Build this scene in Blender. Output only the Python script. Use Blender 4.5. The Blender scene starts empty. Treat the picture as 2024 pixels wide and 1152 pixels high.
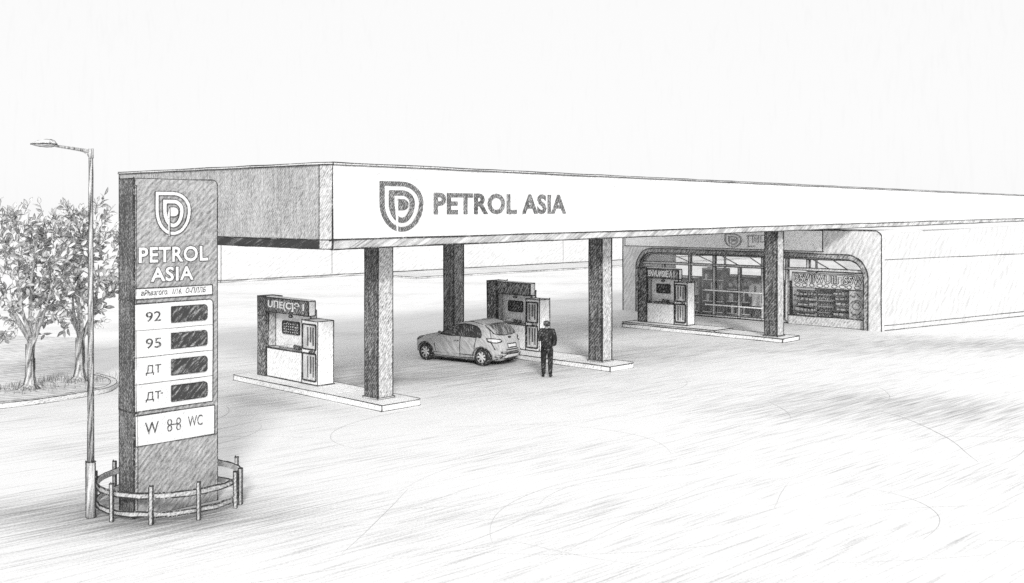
import bpy, bmesh, math, random
from mathutils import Vector, Matrix
from mathutils.geometry import tessellate_polygon
random.seed(7)
SC = bpy.context.scene
COL = SC.collection

# ------------------------------------------------------------------ camera geometry
FPX, CX, HY, H = 2090.0, 1012.0, 413.0, 5.0
def G(x, y, z=0.0):                       # picture point -> spot on the plane at height z
    d = FPX * (H - z) / (y - HY)
    return Vector(((x - CX) / FPX * d, d, z))
def PL(o, dr, x, y):                      # picture point -> (run, height) on an upright plane
    r = (x - CX) / FPX
    t = (r * o[1] - o[0]) / (dr[0] - r * dr[1])
    d = o[1] + dr[1] * t
    return t, H - (y - HY) * d / FPX
AX = Vector((.70, .714)).normalized()     # along the row of pumps
AI = Vector((-AX.y, AX.x))                # along each island
ROT = math.atan2(AX.y, AX.x)

# ------------------------------------------------------------------ materials
def nodes_of(name):
    m = bpy.data.materials.new(name); m.use_nodes = True
    nt = m.node_tree; nt.nodes.clear()
    return m, nt
class NB:
    def __init__(s, nt): s.nt = nt
    def n(s, t, **kw):
        x = s.nt.nodes.new(t)
        for k, v in kw.items(): setattr(x, k, v)
        return x
    def put(s, sock, v):
        if hasattr(v, 'is_output'): s.nt.links.new(v, sock)
        else: sock.default_value = v
    def math(s, op, a, b=0.0, c=0.0, clamp=False):
        x = s.n('ShaderNodeMath', operation=op, use_clamp=clamp)
        s.put(x.inputs[0], a); s.put(x.inputs[1], b); s.put(x.inputs[2], c)
        return x.outputs[0]
    def dot(s, a, v):
        x = s.n('ShaderNodeVectorMath', operation='DOT_PRODUCT')
        s.put(x.inputs[0], a); x.inputs[1].default_value = v
        return x.outputs['Value']
    def comb(s, a, b, c):
        x = s.n('ShaderNodeCombineXYZ')
        for i, v in enumerate((a, b, c)): s.put(x.inputs[i], v)
        return x.outputs[0]
    def noise(s, vec, scale, detail=1.0, rough=.5, dist=0.0):
        x = s.n('ShaderNodeTexNoise')
        s.put(x.inputs['Vector'], vec)
        x.inputs['Scale'].default_value = scale; x.inputs['Detail'].default_value = detail
        x.inputs['Roughness'].default_value = rough; x.inputs['Distortion'].default_value = dist
        return x.outputs[0]
    def mix(s, f, a, b):
        x = s.n('ShaderNodeMix', data_type='FLOAT')
        s.put(x.inputs[0], f); s.put(x.inputs[2], a); s.put(x.inputs[3], b)
        return x.outputs[0]
    def strokes(s, P, c, k, L):           # stretched noise: fine across, long along direction c
        c = Vector(c).normalized()
        a = c.orthogonal().normalized(); b = c.cross(a)
        v = s.comb(s.math('MULTIPLY', s.dot(P, c), k / L), s.math('MULTIPLY', s.dot(P, a), k), s.math('MULTIPLY', s.dot(P, b), k))
        return s.noise(v, 1.0, 1.0, .5)
    def finish(s, val, rough=.75):
        c = s.comb(val, val, val)
        p = s.n('ShaderNodeBsdfPrincipled')
        s.put(p.inputs['Base Color'], c); p.inputs['Roughness'].default_value = rough
        p.inputs['Specular IOR Level'].default_value = .12
        o = s.n('ShaderNodeOutputMaterial')
        s.nt.links.new(p.outputs[0], o.inputs[0])
CACHE = {}
UP_RIGHT = (1, -1, 1.25)
def pencil(kind, tone, d, c=UP_RIGHT, dark=.045, paper=.72, cross=0.0, L=30, c2=(.05, .05, 1), patch=.6, gain=.62):
    """graphite strokes on white paper: tone = how much of the paper the strokes cover, d = viewing distance the grain is sized for"""
    d = round(d / 3) * 3
    key = (kind, tone, d, c, dark, paper, cross, L)
    if key in CACHE: return CACHE[key]
    m, nt = nodes_of(kind); b = NB(nt)
    P = b.n('ShaderNodeTexCoord').outputs['Object']
    k = 600.0 / d
    s1 = b.strokes(P, c, k, L)
    s1b = b.strokes(P, (c[0] * 1.0, c[1] * 1.2, c[2] * .85), k * .5, L)
    st = b.math('ADD', b.math('MULTIPLY', s1, .8), b.math('MULTIPLY', s1b, .2))
    # evenly spaced hatch lines, slightly wandering
    cx_, cy_, cz_ = (x if abs(x) > .05 else .05 for x in c)
    av = Vector((-cz_ / cx_, -cz_ / cy_, 1.0)); av = av / max(Vector((av.x, 0, av.z)).length, Vector((0, av.y, av.z)).length, 1e-3)
    ph = b.math('ADD', b.math('MULTIPLY', b.dot(P, av), 6.283 * 420.0 / d), b.math('MULTIPLY', b.noise(P, k * .10, 1.0), 9.0))
    st = b.math('ADD', st, b.math('MULTIPLY', b.math('SINE', ph), .085))
    if cross:
        s2 = b.strokes(P, c2, k * 1.1, 40)
        st = b.mix(cross * .8, st, s2)
    g = b.noise(P, k * 1.9, 1.0, .5)
    big = b.noise(P, k * .04, 1.0, .5)
    v = b.math('ADD', b.math('MULTIPLY', st, 1.0), b.math('MULTIPLY', g, .55))
    v = b.math('ADD', v, b.math('MULTIPLY', big, .35 * patch))
    v = b.math('ADD', v, (tone - .5) * gain - (1.0 + .55 + .35 * patch) * .5)
    D = b.math('ADD', b.math('MULTIPLY', v, 1.75), .5, clamp=True)
    b.finish(b.mix(D, paper, dark))
    CACHE[key] = m
    return m
def ink_mat(d):
    d = round(d / 6) * 6
    key = ('ink', d)
    if key in CACHE: return CACHE[key]
    m, nt = nodes_of('graphite_line'); b = NB(nt)
    P = b.n('ShaderNodeTexCoord').outputs['Object']
    g = b.noise(P, 500.0 / d, 2.0, .7)
    w = b.noise(P, 40.0 / d, 1.0)
    v = b.math('ADD', b.math('MULTIPLY', b.math('SUBTRACT', g, .62), 3.0), b.math('MULTIPLY', b.math('SUBTRACT', w, .5), 1.4))
    D = b.math('ADD', v, .25, clamp=True)
    b.finish(b.mix(D, .035, .5))
    CACHE[key] = m
    return m
def glass_mat():
    m, nt = nodes_of('window_glass'); b = NB(nt)
    t = b.n('ShaderNodeBsdfTransparent'); t.inputs[0].default_value = (.97, .97, .97, 1)
    g = b.n('ShaderNodeBsdfGlossy'); g.inputs['Roughness'].default_value = .08; g.inputs[0].default_value = (.9, .9, .9, 1)
    x = b.n('ShaderNodeMixShader'); x.inputs[0].default_value = .07
    nt.links.new(t.outputs[0], x.inputs[1]); nt.links.new(g.outputs[0], x.inputs[2])
    o = b.n('ShaderNodeOutputMaterial'); nt.links.new(x.outputs[0], o.inputs[0])
    return m

# ------------------------------------------------------------------ mesh building
class MB:
    def __init__(s): s.v, s.f, s.m, s.sm, s.lines = [], [], [], [], []
    def poly(s, pts, mat=0, smooth=False):
        i = len(s.v); s.v += [Vector(p) for p in pts]
        s.f.append(list(range(i, i + len(pts)))); s.m.append(mat); s.sm.append(smooth)
    def mesh(s, verts, faces, mat=0, smooth=False):
        i = len(s.v); s.v += [Vector(p) for p in verts]
        for f in faces: s.f.append([i + k for k in f]); s.m.append(mat); s.sm.append(smooth)
    def box(s, x0, x1, y0, y1, z0, z1, mat=0):
        s.mesh([(x0,y0,z0),(x1,y0,z0),(x1,y1,z0),(x0,y1,z0),(x0,y0,z1),(x1,y0,z1),(x1,y1,z1),(x0,y1,z1)],
               [(0,3,2,1),(4,5,6,7),(0,1,5,4),(1,2,6,5),(2,3,7,6),(3,0,4,7)], mat)
    def prism(s, pts, vec, mat=0, smooth=False):          # 3D outline pushed along vec
        n = len(pts); vec = Vector(vec); a = [Vector(p) for p in pts]
        s.mesh(a + [p + vec for p in a],
               [list(range(n))[::-1], list(range(n, 2*n))] + [(i, (i+1) % n, n + (i+1) % n, n + i) for i in range(n)], mat, smooth)
    def tube(s, path, rad, n=8, mat=0, caps=True, smooth=True):
        path = [Vector(p) for p in path]
        if not isinstance(rad, (list, tuple)): rad = [rad] * len(path)
        base = len(s.v); prev = None
        for i, p in enumerate(path):
            t = (path[min(i+1, len(path)-1)] - path[max(i-1, 0)])
            if t.length < 1e-9: t = Vector((0,0,1))
            t.normalize()
            if prev is None: u = t.orthogonal().normalized()
            else:
                u = prev - t * prev.dot(t)
                u = u.normalized() if u.length > 1e-6 else t.orthogonal().normalized()
            prev = u; w = t.cross(u)
            for k in range(n):
                a = 2 * math.pi * k / n
                s.v.append(p + (u * math.cos(a) + w * math.sin(a)) * rad[i])
        for i in range(len(path) - 1):
            for k in range(n):
                a = base + i*n + k; b = base + i*n + (k+1) % n
                s.f.append([a, b, b+n, a+n]); s.m.append(mat); s.sm.append(smooth)
        if caps:
            s.f.append([base + k for k in range(n)][::-1]); s.m.append(mat); s.sm.append(False)
            e = base + (len(path)-1)*n
            s.f.append([e + k for k in range(n)]); s.m.append(mat); s.sm.append(False)
    def line(s, pts): s.lines.append([Vector(p) for p in pts])
    def text(s, txt, fn, w, h, bold=0.0, mat=0, depth=.02, outline=False, shear=0.0):
        vs, fs = glyphs(txt, bold, shear)
        xs = [v.x for v in vs]; ys = [v.y for v in vs]
        x0, x1, y0, y1 = min(xs), max(xs), min(ys), max(ys)
        def mp(v, o): return fn((v.x-x0)/(x1-x0)*w, (v.y-y0)/(y1-y0)*h, o)
        cnt = {}
        for f in fs:
            for i in range(len(f)):
                e = (f[i], f[(i+1) % len(f)]); cnt[tuple(sorted(e))] = cnt.get(tuple(sorted(e)), []) + [e]
        s.mesh([mp(v, depth) for v in vs], fs, mat)
        for k, e in cnt.items():
            if len(e) == 1:
                a, b = e[0]
                s.poly([mp(vs[a], 0), mp(vs[b], 0), mp(vs[b], depth), mp(vs[a], depth)], mat)
                if outline: s.lines.append([Vector(mp(vs[a], depth)), Vector(mp(vs[b], depth))])
    def build(s, name, mats, parent=None, ink=0.0, d=25, ang=32, auto=True, over=True, loc=None):
        if not isinstance(mats, (list, tuple)): mats = [mats]
        mats = list(mats)
        me = bpy.data.meshes.new(name)
        lines = list(s.lines)
        if ink and auto:
            bm = bmesh.new()
            bv = [bm.verts.new(p) for p in s.v]
            for f in s.f:
                try: bm.faces.new([bv[i] for i in f])
                except ValueError: pass
            bmesh.ops.remove_doubles(bm, verts=bm.verts, dist=1e-5)
            bmesh.ops.recalc_face_normals(bm, faces=bm.faces)
            for e in bm.edges:
                if len(e.link_faces) == 2:
                    if e.calc_face_angle(0) > math.radians(ang): lines.append([e.verts[0].co.copy(), e.verts[1].co.copy()])
                elif len(e.link_faces) == 1: lines.append([e.verts[0].co.copy(), e.verts[1].co.copy()])
            bm.free()
        nm = len(mats)
        if ink and lines:
            mats.append(ink_mat(d))
            for ln in lines:
                pts = []
                tot = sum((ln[i+1]-ln[i]).length for i in range(len(ln)-1))
                long_ = tot > 40 * ink
                for i in range(len(ln) - 1):
                    a, b2 = ln[i], ln[i+1]
                    n = max(1, int((b2-a).length / (45 * ink)))
                    for j in range(n): pts.append(a.lerp(b2, j / n))
                pts.append(ln[-1])
                if long_ and over:
                    t0 = (pts[0]-pts[1]).normalized(); t1 = (pts[-1]-pts[-2]).normalized()
                    pts[0] = pts[0] + t0 * ink * random.uniform(0, 2.5); pts[-1] = pts[-1] + t1 * ink * random.uniform(0, 2.5)
                if long_:
                    j = ink * .45
                    pts = [p + Vector((random.uniform(-j,j), random.uniform(-j,j), random.uniform(-j,j))) for p in pts]
                s.tube(pts, [ink * random.uniform(.65, 1.15) for _ in pts], 4, nm, True, False)
        me.from_pydata([tuple(p) for p in s.v], [], s.f)
        for m in mats: me.materials.append(m)
        me.polygons.foreach_set('material_index', s.m)
        me.polygons.foreach_set('use_smooth', s.sm)
        me.update()
        bm = bmesh.new(); bm.from_mesh(me)
        bmesh.ops.recalc_face_normals(bm, faces=bm.faces)
        bm.to_mesh(me); bm.free()
        o = bpy.data.objects.new(name, me); COL.objects.link(o)
        if parent: o.parent = parent
        if loc: o.location = loc
        return o
GL = {}
def glyphs(txt, bold, shear):
    key = (txt, bold, shear)
    if key not in GL:
        cu = bpy.data.curves.new('letters', 'FONT'); cu.body = txt; cu.size = 1; cu.offset = bold; cu.resolution_u = 3; cu.shear = shear
        if bold: cu.space_character = 1.0 + bold * 1.6
        o = bpy.data.objects.new('letters', cu); COL.objects.link(o)
        dg = bpy.context.evaluated_depsgraph_get()
        me = bpy.data.meshes.new_from_object(o.evaluated_get(dg))
        bm = bmesh.new(); bm.from_mesh(me)
        bmesh.ops.remove_doubles(bm, verts=bm.verts, dist=1e-4); bm.verts.index_update()
        GL[key] = ([v.co.copy() for v in bm.verts], [[v.index for v in f.verts] for f in bm.faces])
        bm.free(); bpy.data.meshes.remove(me); bpy.data.objects.remove(o); bpy.data.curves.remove(cu)
    return GL[key]
def thing(name, label, cat, loc, rz=0.0, group=None):
    o = bpy.data.objects.new(name, None); COL.objects.link(o)
    o.location = loc; o.rotation_euler = (0, 0, rz); o.empty_display_size = .3
    return tag(o, label, cat, group)
def tag(o, label, cat, group=None, kind=None):
    o['label'] = label; o['category'] = cat
    if group: o['group'] = group
    if kind: o['kind'] = kind
    return o
def struct(o, kind='structure'): o['kind'] = kind; return o
def iw(d, k=1.0): return .0006 * d * k            # half width of a drawn line seen from d metres
def rounded(x0, x1, y0, y1, r, n=6, corners=(1,1,1,1)):    # 2D outline, ccw from lower left
    out = []
    for i, (cx, cy, a) in enumerate(((x0, y0, 180), (x1, y0, 270), (x1, y1, 0), (x0, y1, 90))):
        if corners[i]:
            ox = cx + (r if cx == x0 else -r); oy = cy + (r if cy == y0 else -r)
            for k in range(n + 1):
                t = math.radians(a + 90 * k / n); out.append((ox + r * math.cos(t), oy + r * math.sin(t)))
        else: out.append((cx, cy))
    return out

# ------------------------------------------------------------------ the emblem: nested drop shapes with a slit
def drop(d, n=14):
    p = [(d, -d)]
    for i in range(n + 1):
        t = math.pi / 2 - math.pi / 2 * i / n
        p.append((.5 + (.5 - d) * math.cos(t), -.5 + (.5 - d) * math.sin(t)))
    for i in range(1, n + 1):
        t = -math.pi / 2 * i / n
        p.append((.5 + (.5 - d) * math.cos(t), -.5 + (.67 - d) * math.sin(t)))
    for i in range(1, n + 1):
        t = -math.pi / 2 - math.pi / 2 * i / n
        p.append((.5 + (.5 - d) * math.cos(t), -.5 + (.67 - d) * math.sin(t)))
    return p
def emblem(mb, fn, w, h, mat, slit, outline, depth=.02):
    sx, sy = w, h / 1.17
    def q(p, o): return fn(p[0] * sx, p[1] * sy, o)
    for a, b in ((0, .105), (.205, .325)):
        A, B = drop(a), drop(b); n = len(A)
        for i in range(n):
            j = (i + 1) % n
            mb.poly([q(A[i], depth), q(A[j], depth), q(B[j], depth), q(B[i], depth)], mat)
            mb.poly([q(A[i], 0), q(A[j], 0), q(A[j], depth), q(A[i], depth)], mat)
            if outline: mb.line([q(A[i], depth), q(A[j], depth)]); mb.line([q(B[i], depth), q(B[j], depth)])
    dot = [(.40, -.41)] + [(.52 + .13 * math.cos(math.radians(t)), -.54 + .13 * math.sin(math.radians(t))) for t in range(90, -91, -15)] + [(.40, -.67)]
    mb.poly([q(p, depth) for p in dot], mat)
    if outline:
        for i in range(len(dot)): mb.line([q(dot[i], depth), q(dot[(i+1) % len(dot)], depth)])
    sl = [(.335, -.62), (.40, -.42), (.40, -1.19), (.37, -1.19)]
    mb.poly([q(p, depth * 1.5) for p in sl], slit)
    if outline: mb.line([q(sl[1], depth*1.5), q(sl[2], depth*1.5)])

# ================================================================== SETTING
def ground_material():
    m, nt = nodes_of('paved_ground'); b = NB(nt)
    P = b.n('ShaderNodeTexCoord').outputs['Object']
    X = b.dot(P, (1,0,0)); Y = b.dot(P, (0,1,0))
    s = b.strokes(P, (1, .95, 0), 19.0, 22)
    s2 = b.strokes(P, (1, .75, 0), 8.0, 26)
    st = b.math('ADD', b.math('MULTIPLY', s, .75), b.math('MULTIPLY', s2, .25))
    g = b.noise(P, 26.0, 2.0, .6)
    big = b.noise(b.comb(b.math('MULTIPLY', X, .10), b.math('MULTIPLY', Y, .22), 0.0), 1.0, 2.0)
    v = b.math('ADD', st, b.math('MULTIPLY', g, .5))
    v = b.math('ADD', v, b.math('MULTIPLY', big, .55))
    tone = -.268
    # patches of denser strokes; those under canopy and around car paint shade
    acc = None
    for (px, py, rx, ry, sl, amt) in HATCH_PATCHES:
        c = G(px, py)
        dx = b.math('SUBTRACT', X, c.x); dy = b.math('SUBTRACT', b.math('SUBTRACT', Y, c.y), b.math('MULTIPLY', dx, sl))
        q = b.math('ADD', b.math('POWER', b.math('ABSOLUTE', b.math('DIVIDE', dx, rx)), 2.0), b.math('POWER', b.math('ABSOLUTE', b.math('DIVIDE', dy, ry)), 2.0))
        e = b.math('MULTIPLY', b.math('POWER', 2.718, b.math('MULTIPLY', q, -1.0)), amt)
        acc = e if acc is None else b.math('ADD', acc, e)
    v = b.math('ADD', v, acc)
    v = b.math('ADD', v, tone - (1 + .5 + .55) * .5)
    D = b.math('MULTIPLY', b.math('ADD', b.math('MULTIPLY', v, 2.0), .5, clamp=True), .75)
    b.finish(b.mix(D, .765, .06), .9)
    return m
HATCH_PATCHES = [(330, 1032, 2.0, .75, .25, .38), (140, 1005, 2.6, 1.1, .3, .29), (130, 1100, 1.5, .4, .3, .14), (60, 900, 2.6, 1.2, .2, .12),
          (1700, 785, 3.6, 2.2, -.1, .15), (1880, 800, 3.8, 1.6, 0, .11), (1840, 685, 7, 3.0, .15, .20), (1500, 640, 5.0, 2.6, .4, .15),
          (900, 735, 4.0, 2.2, .1, .21), (690, 760, 2.6, 1.2, .4, .16), (960, 700, 3.2, 2.0, .0, .12), (560, 800, 2.4, .8, -.6, .2), (1200, 700, 4.0, 2.6, .7, .12),
          (1130, 640, 3.0, 3.0, .6, .16), (460, 720, 3, 3, 0, .1)]
mb = MB()
R = 900
mb.poly([(-R, -60, 0), (R, -60, 0), (R, R, 0), (-R, R, 0)])
rg = random.Random(21)
for q in range(62):                        # faint curved scratches in the paving
    px, py = (rg.uniform(380, 2000), rg.uniform(770, 1120)) if q < 50 else (rg.uniform(0, 400), rg.uniform(820, 1120))
    p = G(px, py); hd_ = rg.gauss(.55, .35) + (math.pi if rg.random() < .5 else 0); cv = rg.gauss(0, .07); L2 = rg.uniform(2, 7) * p.y / 24
    pts = []
    for i in range(22):
        pts.append(Vector((p.x, p.y, .001))); st_ = L2 / 21
        p = p + Vector((math.cos(hd_), math.sin(hd_), 0)) * st_; hd_ += cv * st_; cv += rg.gauss(0, .05) if q % 3 else rg.gauss(.01, .07)
    w_ = .00030 * p.y * rg.uniform(.6, 1.15)
    mb.tube(pts, [w_ * (.25 + .75 * math.sin(math.pi * (i + .5) / 22)) for i in range(22)], 4, 1, False, False)
struct(mb.build('ground', [ground_material(), pencil('pale_scratch', .30, 18, dark=.2, paper=.55)]))

# planted verge at the left with its kerb
vp = [G(-420, 850), G(0, 806), G(120, 790), G(195, 777), G(214, 770), G(219, 764), G(212, 757), G(180, 748)]
def smooth_path(pts, n=5):
    out = []
    for i in range(len(pts) - 1):
        p0, p1, p2, p3 = pts[max(i-1,0)], pts[i], pts[i+1], pts[min(i+2, len(pts)-1)]
        for k in range(n):
            t = k / n
            out.append(.5 * ((2*p1) + (p2-p0)*t + (2*p0-5*p1+4*p2-p3)*t*t + (3*p1-p0-3*p2+p3)*t*t*t))
    out.append(pts[-1]); return out
kp = smooth_path(vp)
mb = MB()
mb.prism([(p.x, p.y, 0.0) for p in kp + [G(177, 700), G(150, 672), G(-700, 650)]], (0, 0, .115))
struct(mb.build('grass_verge', pencil('mown_grass', .34, 27, (1, .45, .1), dark=.16, paper=.80)))
mb = MB()
cen = sum(kp, Vector()) / len(kp)
inn, outr = [], []
for i, p in enumerate(kp):
    t = (kp[min(i+1, len(kp)-1)] - kp[max(i-1, 0)]).normalized(); nrm = Vector((t.y, -t.x, 0))
    outr.append(p + nrm * .16); inn.append(p + nrm * .002)
for i in range(len(kp) - 1):
    a, b2, c, d2 = outr[i], outr[i+1], inn[i+1], inn[i]
    z = Vector((0, 0, .14))
    mb.poly([a+z, b2+z, c+z, d2+z]); mb.poly([a, b2, b2+z, a+z]); mb.poly([d2, c, c+z, d2+z])
z = Vector((0, 0, .14))
mb.line([p + z for p in outr]); mb.line([p for p in outr]); mb.line([p + z for p in inn])
struct(mb.build('kerb', pencil('kerb_stone', .12, 25, (1, .2, 0)), None, iw(25, .85), 25, auto=False))

# pavement strip in front of the far building
BO = G(437, 559); bd = Vector((.715, .70, 0)).normalized(); bn = Vector((bd.y, -bd.x, 0))
mb = MB()
a = BO + bd * 12 + bn * .1; b2 = BO + bd * 75 + bn * .1
mb.prism([a + bn * 6, b2 + bn * 6, b2, a], (0, 0, .12))
struct(mb.build('pavement', pencil('paving_slabs', .16, 60, (1, .2, 0)), None, iw(62, .7), 62))

# ================================================================== FAR BUILDING
bt = thing('storage_building', 'long pale low building behind the forecourt, far beyond the pumps', 'building', BO, math.atan2(bd.y, bd.x))
mb = MB(); mb.box(0, 75, 0, 12, .16, 4.3)
for x in (9, 21, 34): mb.line([(x, -.01, .3), (x, -.01, 4.2)])
mb.build('wall', pencil('pale_render', .20, 66, (1, .3, .6), dark=.42, paper=.72, L=10), bt, iw(60, .6), 66)
mb = MB(); mb.box(-.06, 75, -.06, 12.06, 0, .16)
mb.build('plinth', pencil('plinth_stone', .42, 66, (1, 0, .1), dark=.12), bt, iw(60, .7), 66)
mb = MB(); mb.box(-.15, 75.1, -.15, 12.1, 4.3, 4.5)
mb.build('roof', pencil('roof_sheet', .2, 66), bt, iw(60, .7), 66)

# ================================================================== CANOPY
DC = 24.0
CO = Vector(((650 - CX) / FPX * DC, DC, 0))
CF = Vector((.68, .733, 0)).normalized(); CI = Vector((-CF.y, CF.x, 0))
crot = math.atan2(CF.y, CF.x)
canopy = thing('forecourt_canopy', 'huge flat canopy over the pumps with white fascia and round emblem', 'canopy', CO, crot)
ZB, ZT, ZM = H - 80 * DC / FPX, H + 93 * DC / FPX, 5.0
CL, CD = 56.0, 9.9
def taper(mb):
    for p in mb.v: p.z = ZM + (p.z - ZM) * (1 - .265 * p.x / 48.5)
    for l in mb.lines:
        for p in l: p.z = ZM + (p.z - ZM) * (1 - .265 * p.x / 48.5)
    return mb
z1 = ZB + .215
def cbox(name, x0, x1, y0, y1, za, zb, mat, k=1.0, d=30, lines=()):
    mb = MB(); n = 14
    if x1 - x0 > 5:
        mb.box(x0, x1, y0, y1, za, zb)
    else: mb.box(x0, x1, y0, y1, za, zb)
    for l in lines: mb.line(l)
    return taper(mb).build(name, mat, canopy, iw(d, k), d)
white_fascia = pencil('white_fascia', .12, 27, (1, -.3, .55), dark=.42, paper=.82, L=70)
mb = MB(); mb.box(.14, CL, .14, CD, ZB + .012, ZT - .06)
taper(mb).build('roof', pencil('soffit_sheet', .0, 30, paper=.92), canopy)
# front: white panels and a grey edge trim; end: shade hatched into panels and trim
cbox('fascia_panel', .11, CL, 0, .05, z1, ZT - .05, white_fascia, .8, 27)
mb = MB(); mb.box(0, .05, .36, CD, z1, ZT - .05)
end_panel = taper(mb).build('fascia_panel', pencil('fascia_end_shade', .60, 26, cross=.42, dark=.16), canopy, iw(26, .9), 26)
end_panel['label'] = 'end panel with shade hatched into its grey'
mb = MB(); mb.prism([(.105, 0, z1), (0, .355, z1), (.05, .37, z1), (.13, .05, z1)], (0, 0, ZT - .05 - z1))
taper(mb).build('corner_panel', pencil('grey_corner', .40, 24, dark=.14), canopy, iw(24), 24)
mb = MB(); mb.prism([(.105, 0, ZB), (0, .355, ZB), (.05, .37, ZB), (.13, .05, ZB)], (0, 0, z1 - ZB - .004))
taper(mb).build('edge_trim', pencil('grey_trim', .34, 24, dark=.14), canopy, iw(24), 24)
cbox('edge_trim', .11, CL, .004, .05, ZB, z1 - .004, pencil('grey_trim_front', .40, 27, (1, 0, .5), dark=.16), 1.5, 27)
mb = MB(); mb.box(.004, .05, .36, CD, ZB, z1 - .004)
tr = taper(mb).build('edge_trim', pencil('trim_end_shade', 1.1, 27, (0, -1, .35), paper=.5), canopy, iw(27), 27); tr['label'] = 'end trim with shade hatched near-black'
mb = MB(); mb.prism([(.1, -.03, ZT - .05), (CL, -.03, ZT - .05), (CL, CD, ZT - .05), (-.03, CD, ZT - .05), (-.03, .36, ZT - .05)], (0, 0, .05))
taper(mb).build('coping', pencil('coping_metal', .12, 27), canopy, iw(27, .9), 27)
# emblem and lettering on the front fascia
def cfr(t0, zz): return lambda x, y, o: (t0 + x, -o - .002, zz + y)
t0, za = PL(CO, CF, 750, 357); t1, _ = PL(CO, CF, 836, 400); zb = PL(CO, CF, 790, 458)[1]
mb = MB(); emblem(mb, cfr(t0, za), t1 - t0, za - zb, 0, 1, False)
taper(mb).build('emblem', [pencil('graphite_lettering', .86, 22, dark=.08), white_fascia], canopy)
t0, zc = PL(CO, CF, 857, 424); t1, zd = PL(CO, CF, 1118, 382); zc2 = PL(CO, CF, 1118, 421)[1]
mb = MB(); mb.text('PETROL ASIA', cfr(t0, zc), t1 - t0, zd - zc2, .03)
taper(mb).build('lettering', pencil('graphite_lettering', .86, 22, dark=.08), canopy)
# columns; shade of the left faces hatched into thin side panels
cols = [(G(747, 790, .16), 0), (G(1190, 716, .16), 0), (G(1536, 666, .16), 0)]
p2 = cols[1][0]
p4 = None
for k in range(1, 1200):
    q = p2 + Vector((AI.x, AI.y, 0)) * k * .01
    if CX + FPX * q.x / q.y <= 897: p4 = q; break
cols.append((p4, 1))
for cp, back in cols:
    dlt = cp - CO; lx, ly = dlt.dot(CF), dlt.dot(CI); dd = cp.y
    top = ZM + (ZB + .02 - ZM) * (1 - .265 * lx / 48.5)
    mb = MB(); mb.box(.012, .49, 0, .53, .16, top)
    co = mb.build('column', pencil('grey_column', .66 if back else .40, dd, dark=.10), canopy, iw(dd), dd, loc=(lx, ly, 0))
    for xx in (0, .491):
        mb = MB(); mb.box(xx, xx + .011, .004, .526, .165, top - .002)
        mb.build('side_shade_panel', pencil('column_side_shade', .88, dd, cross=.5, dark=.05), co, iw(dd), dd)
    mb = MB(); mb.box(-.03, .53, -.03, .56, .155, .20)
    mb.build('base_plate', pencil('grey_column', .3, dd), co, iw(dd, .8), dd)

# ================================================================== PUMP ISLANDS
lens = [6.9, 7.9, 7.6]
near = [G(755, 814), G(1206, 735), G(1547, 678)]
isl_lab = ['kerbed concrete island carrying the pump nearest the price sign', 'kerbed concrete island beside the parked hatchback and standing person', 'kerbed stepped concrete island in front of the shop window']
for i, (o, L_) in enumerate(zip(near, lens)):
    d = o.y
    t = thing('pump_island', isl_lab[i], 'island', (o.x, o.y, 0), ROT, 'raised pump islands under the canopy')
    mb = MB()
    out = rounded(0, 1.3, 0, L_, .22 if i == 1 else .12, 5, (0, 1, 0, 0))
    if i == 2: out = [(0, 0), (1.2, 0), (1.3, .08), (1.3, 2.9), (1.3, 3.0), (1.3, L_), (0, L_)]
    mb.prism([(x, y, .004) for x, y in out], (0, 0, .152))
    mb.build('kerb', pencil('island_concrete', .10, d, paper=.86), t, iw(d, .9), d, ang=28)
    if i == 2:
        mb = MB(); mb.box(.03, 1.28, 3.0, L_ - .02, .158, .22)
        mb.build('raised_slab', pencil('island_concrete', .10, d, paper=.86), t, iw(d, .9), d)
    else:
        mb = MB(); mb.box(.03, 1.27, 2.2, L_ - .03, .158, .166)
        mb.build('top_slab', pencil('island_concrete_top', .08, d, paper=.88), t)

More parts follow.
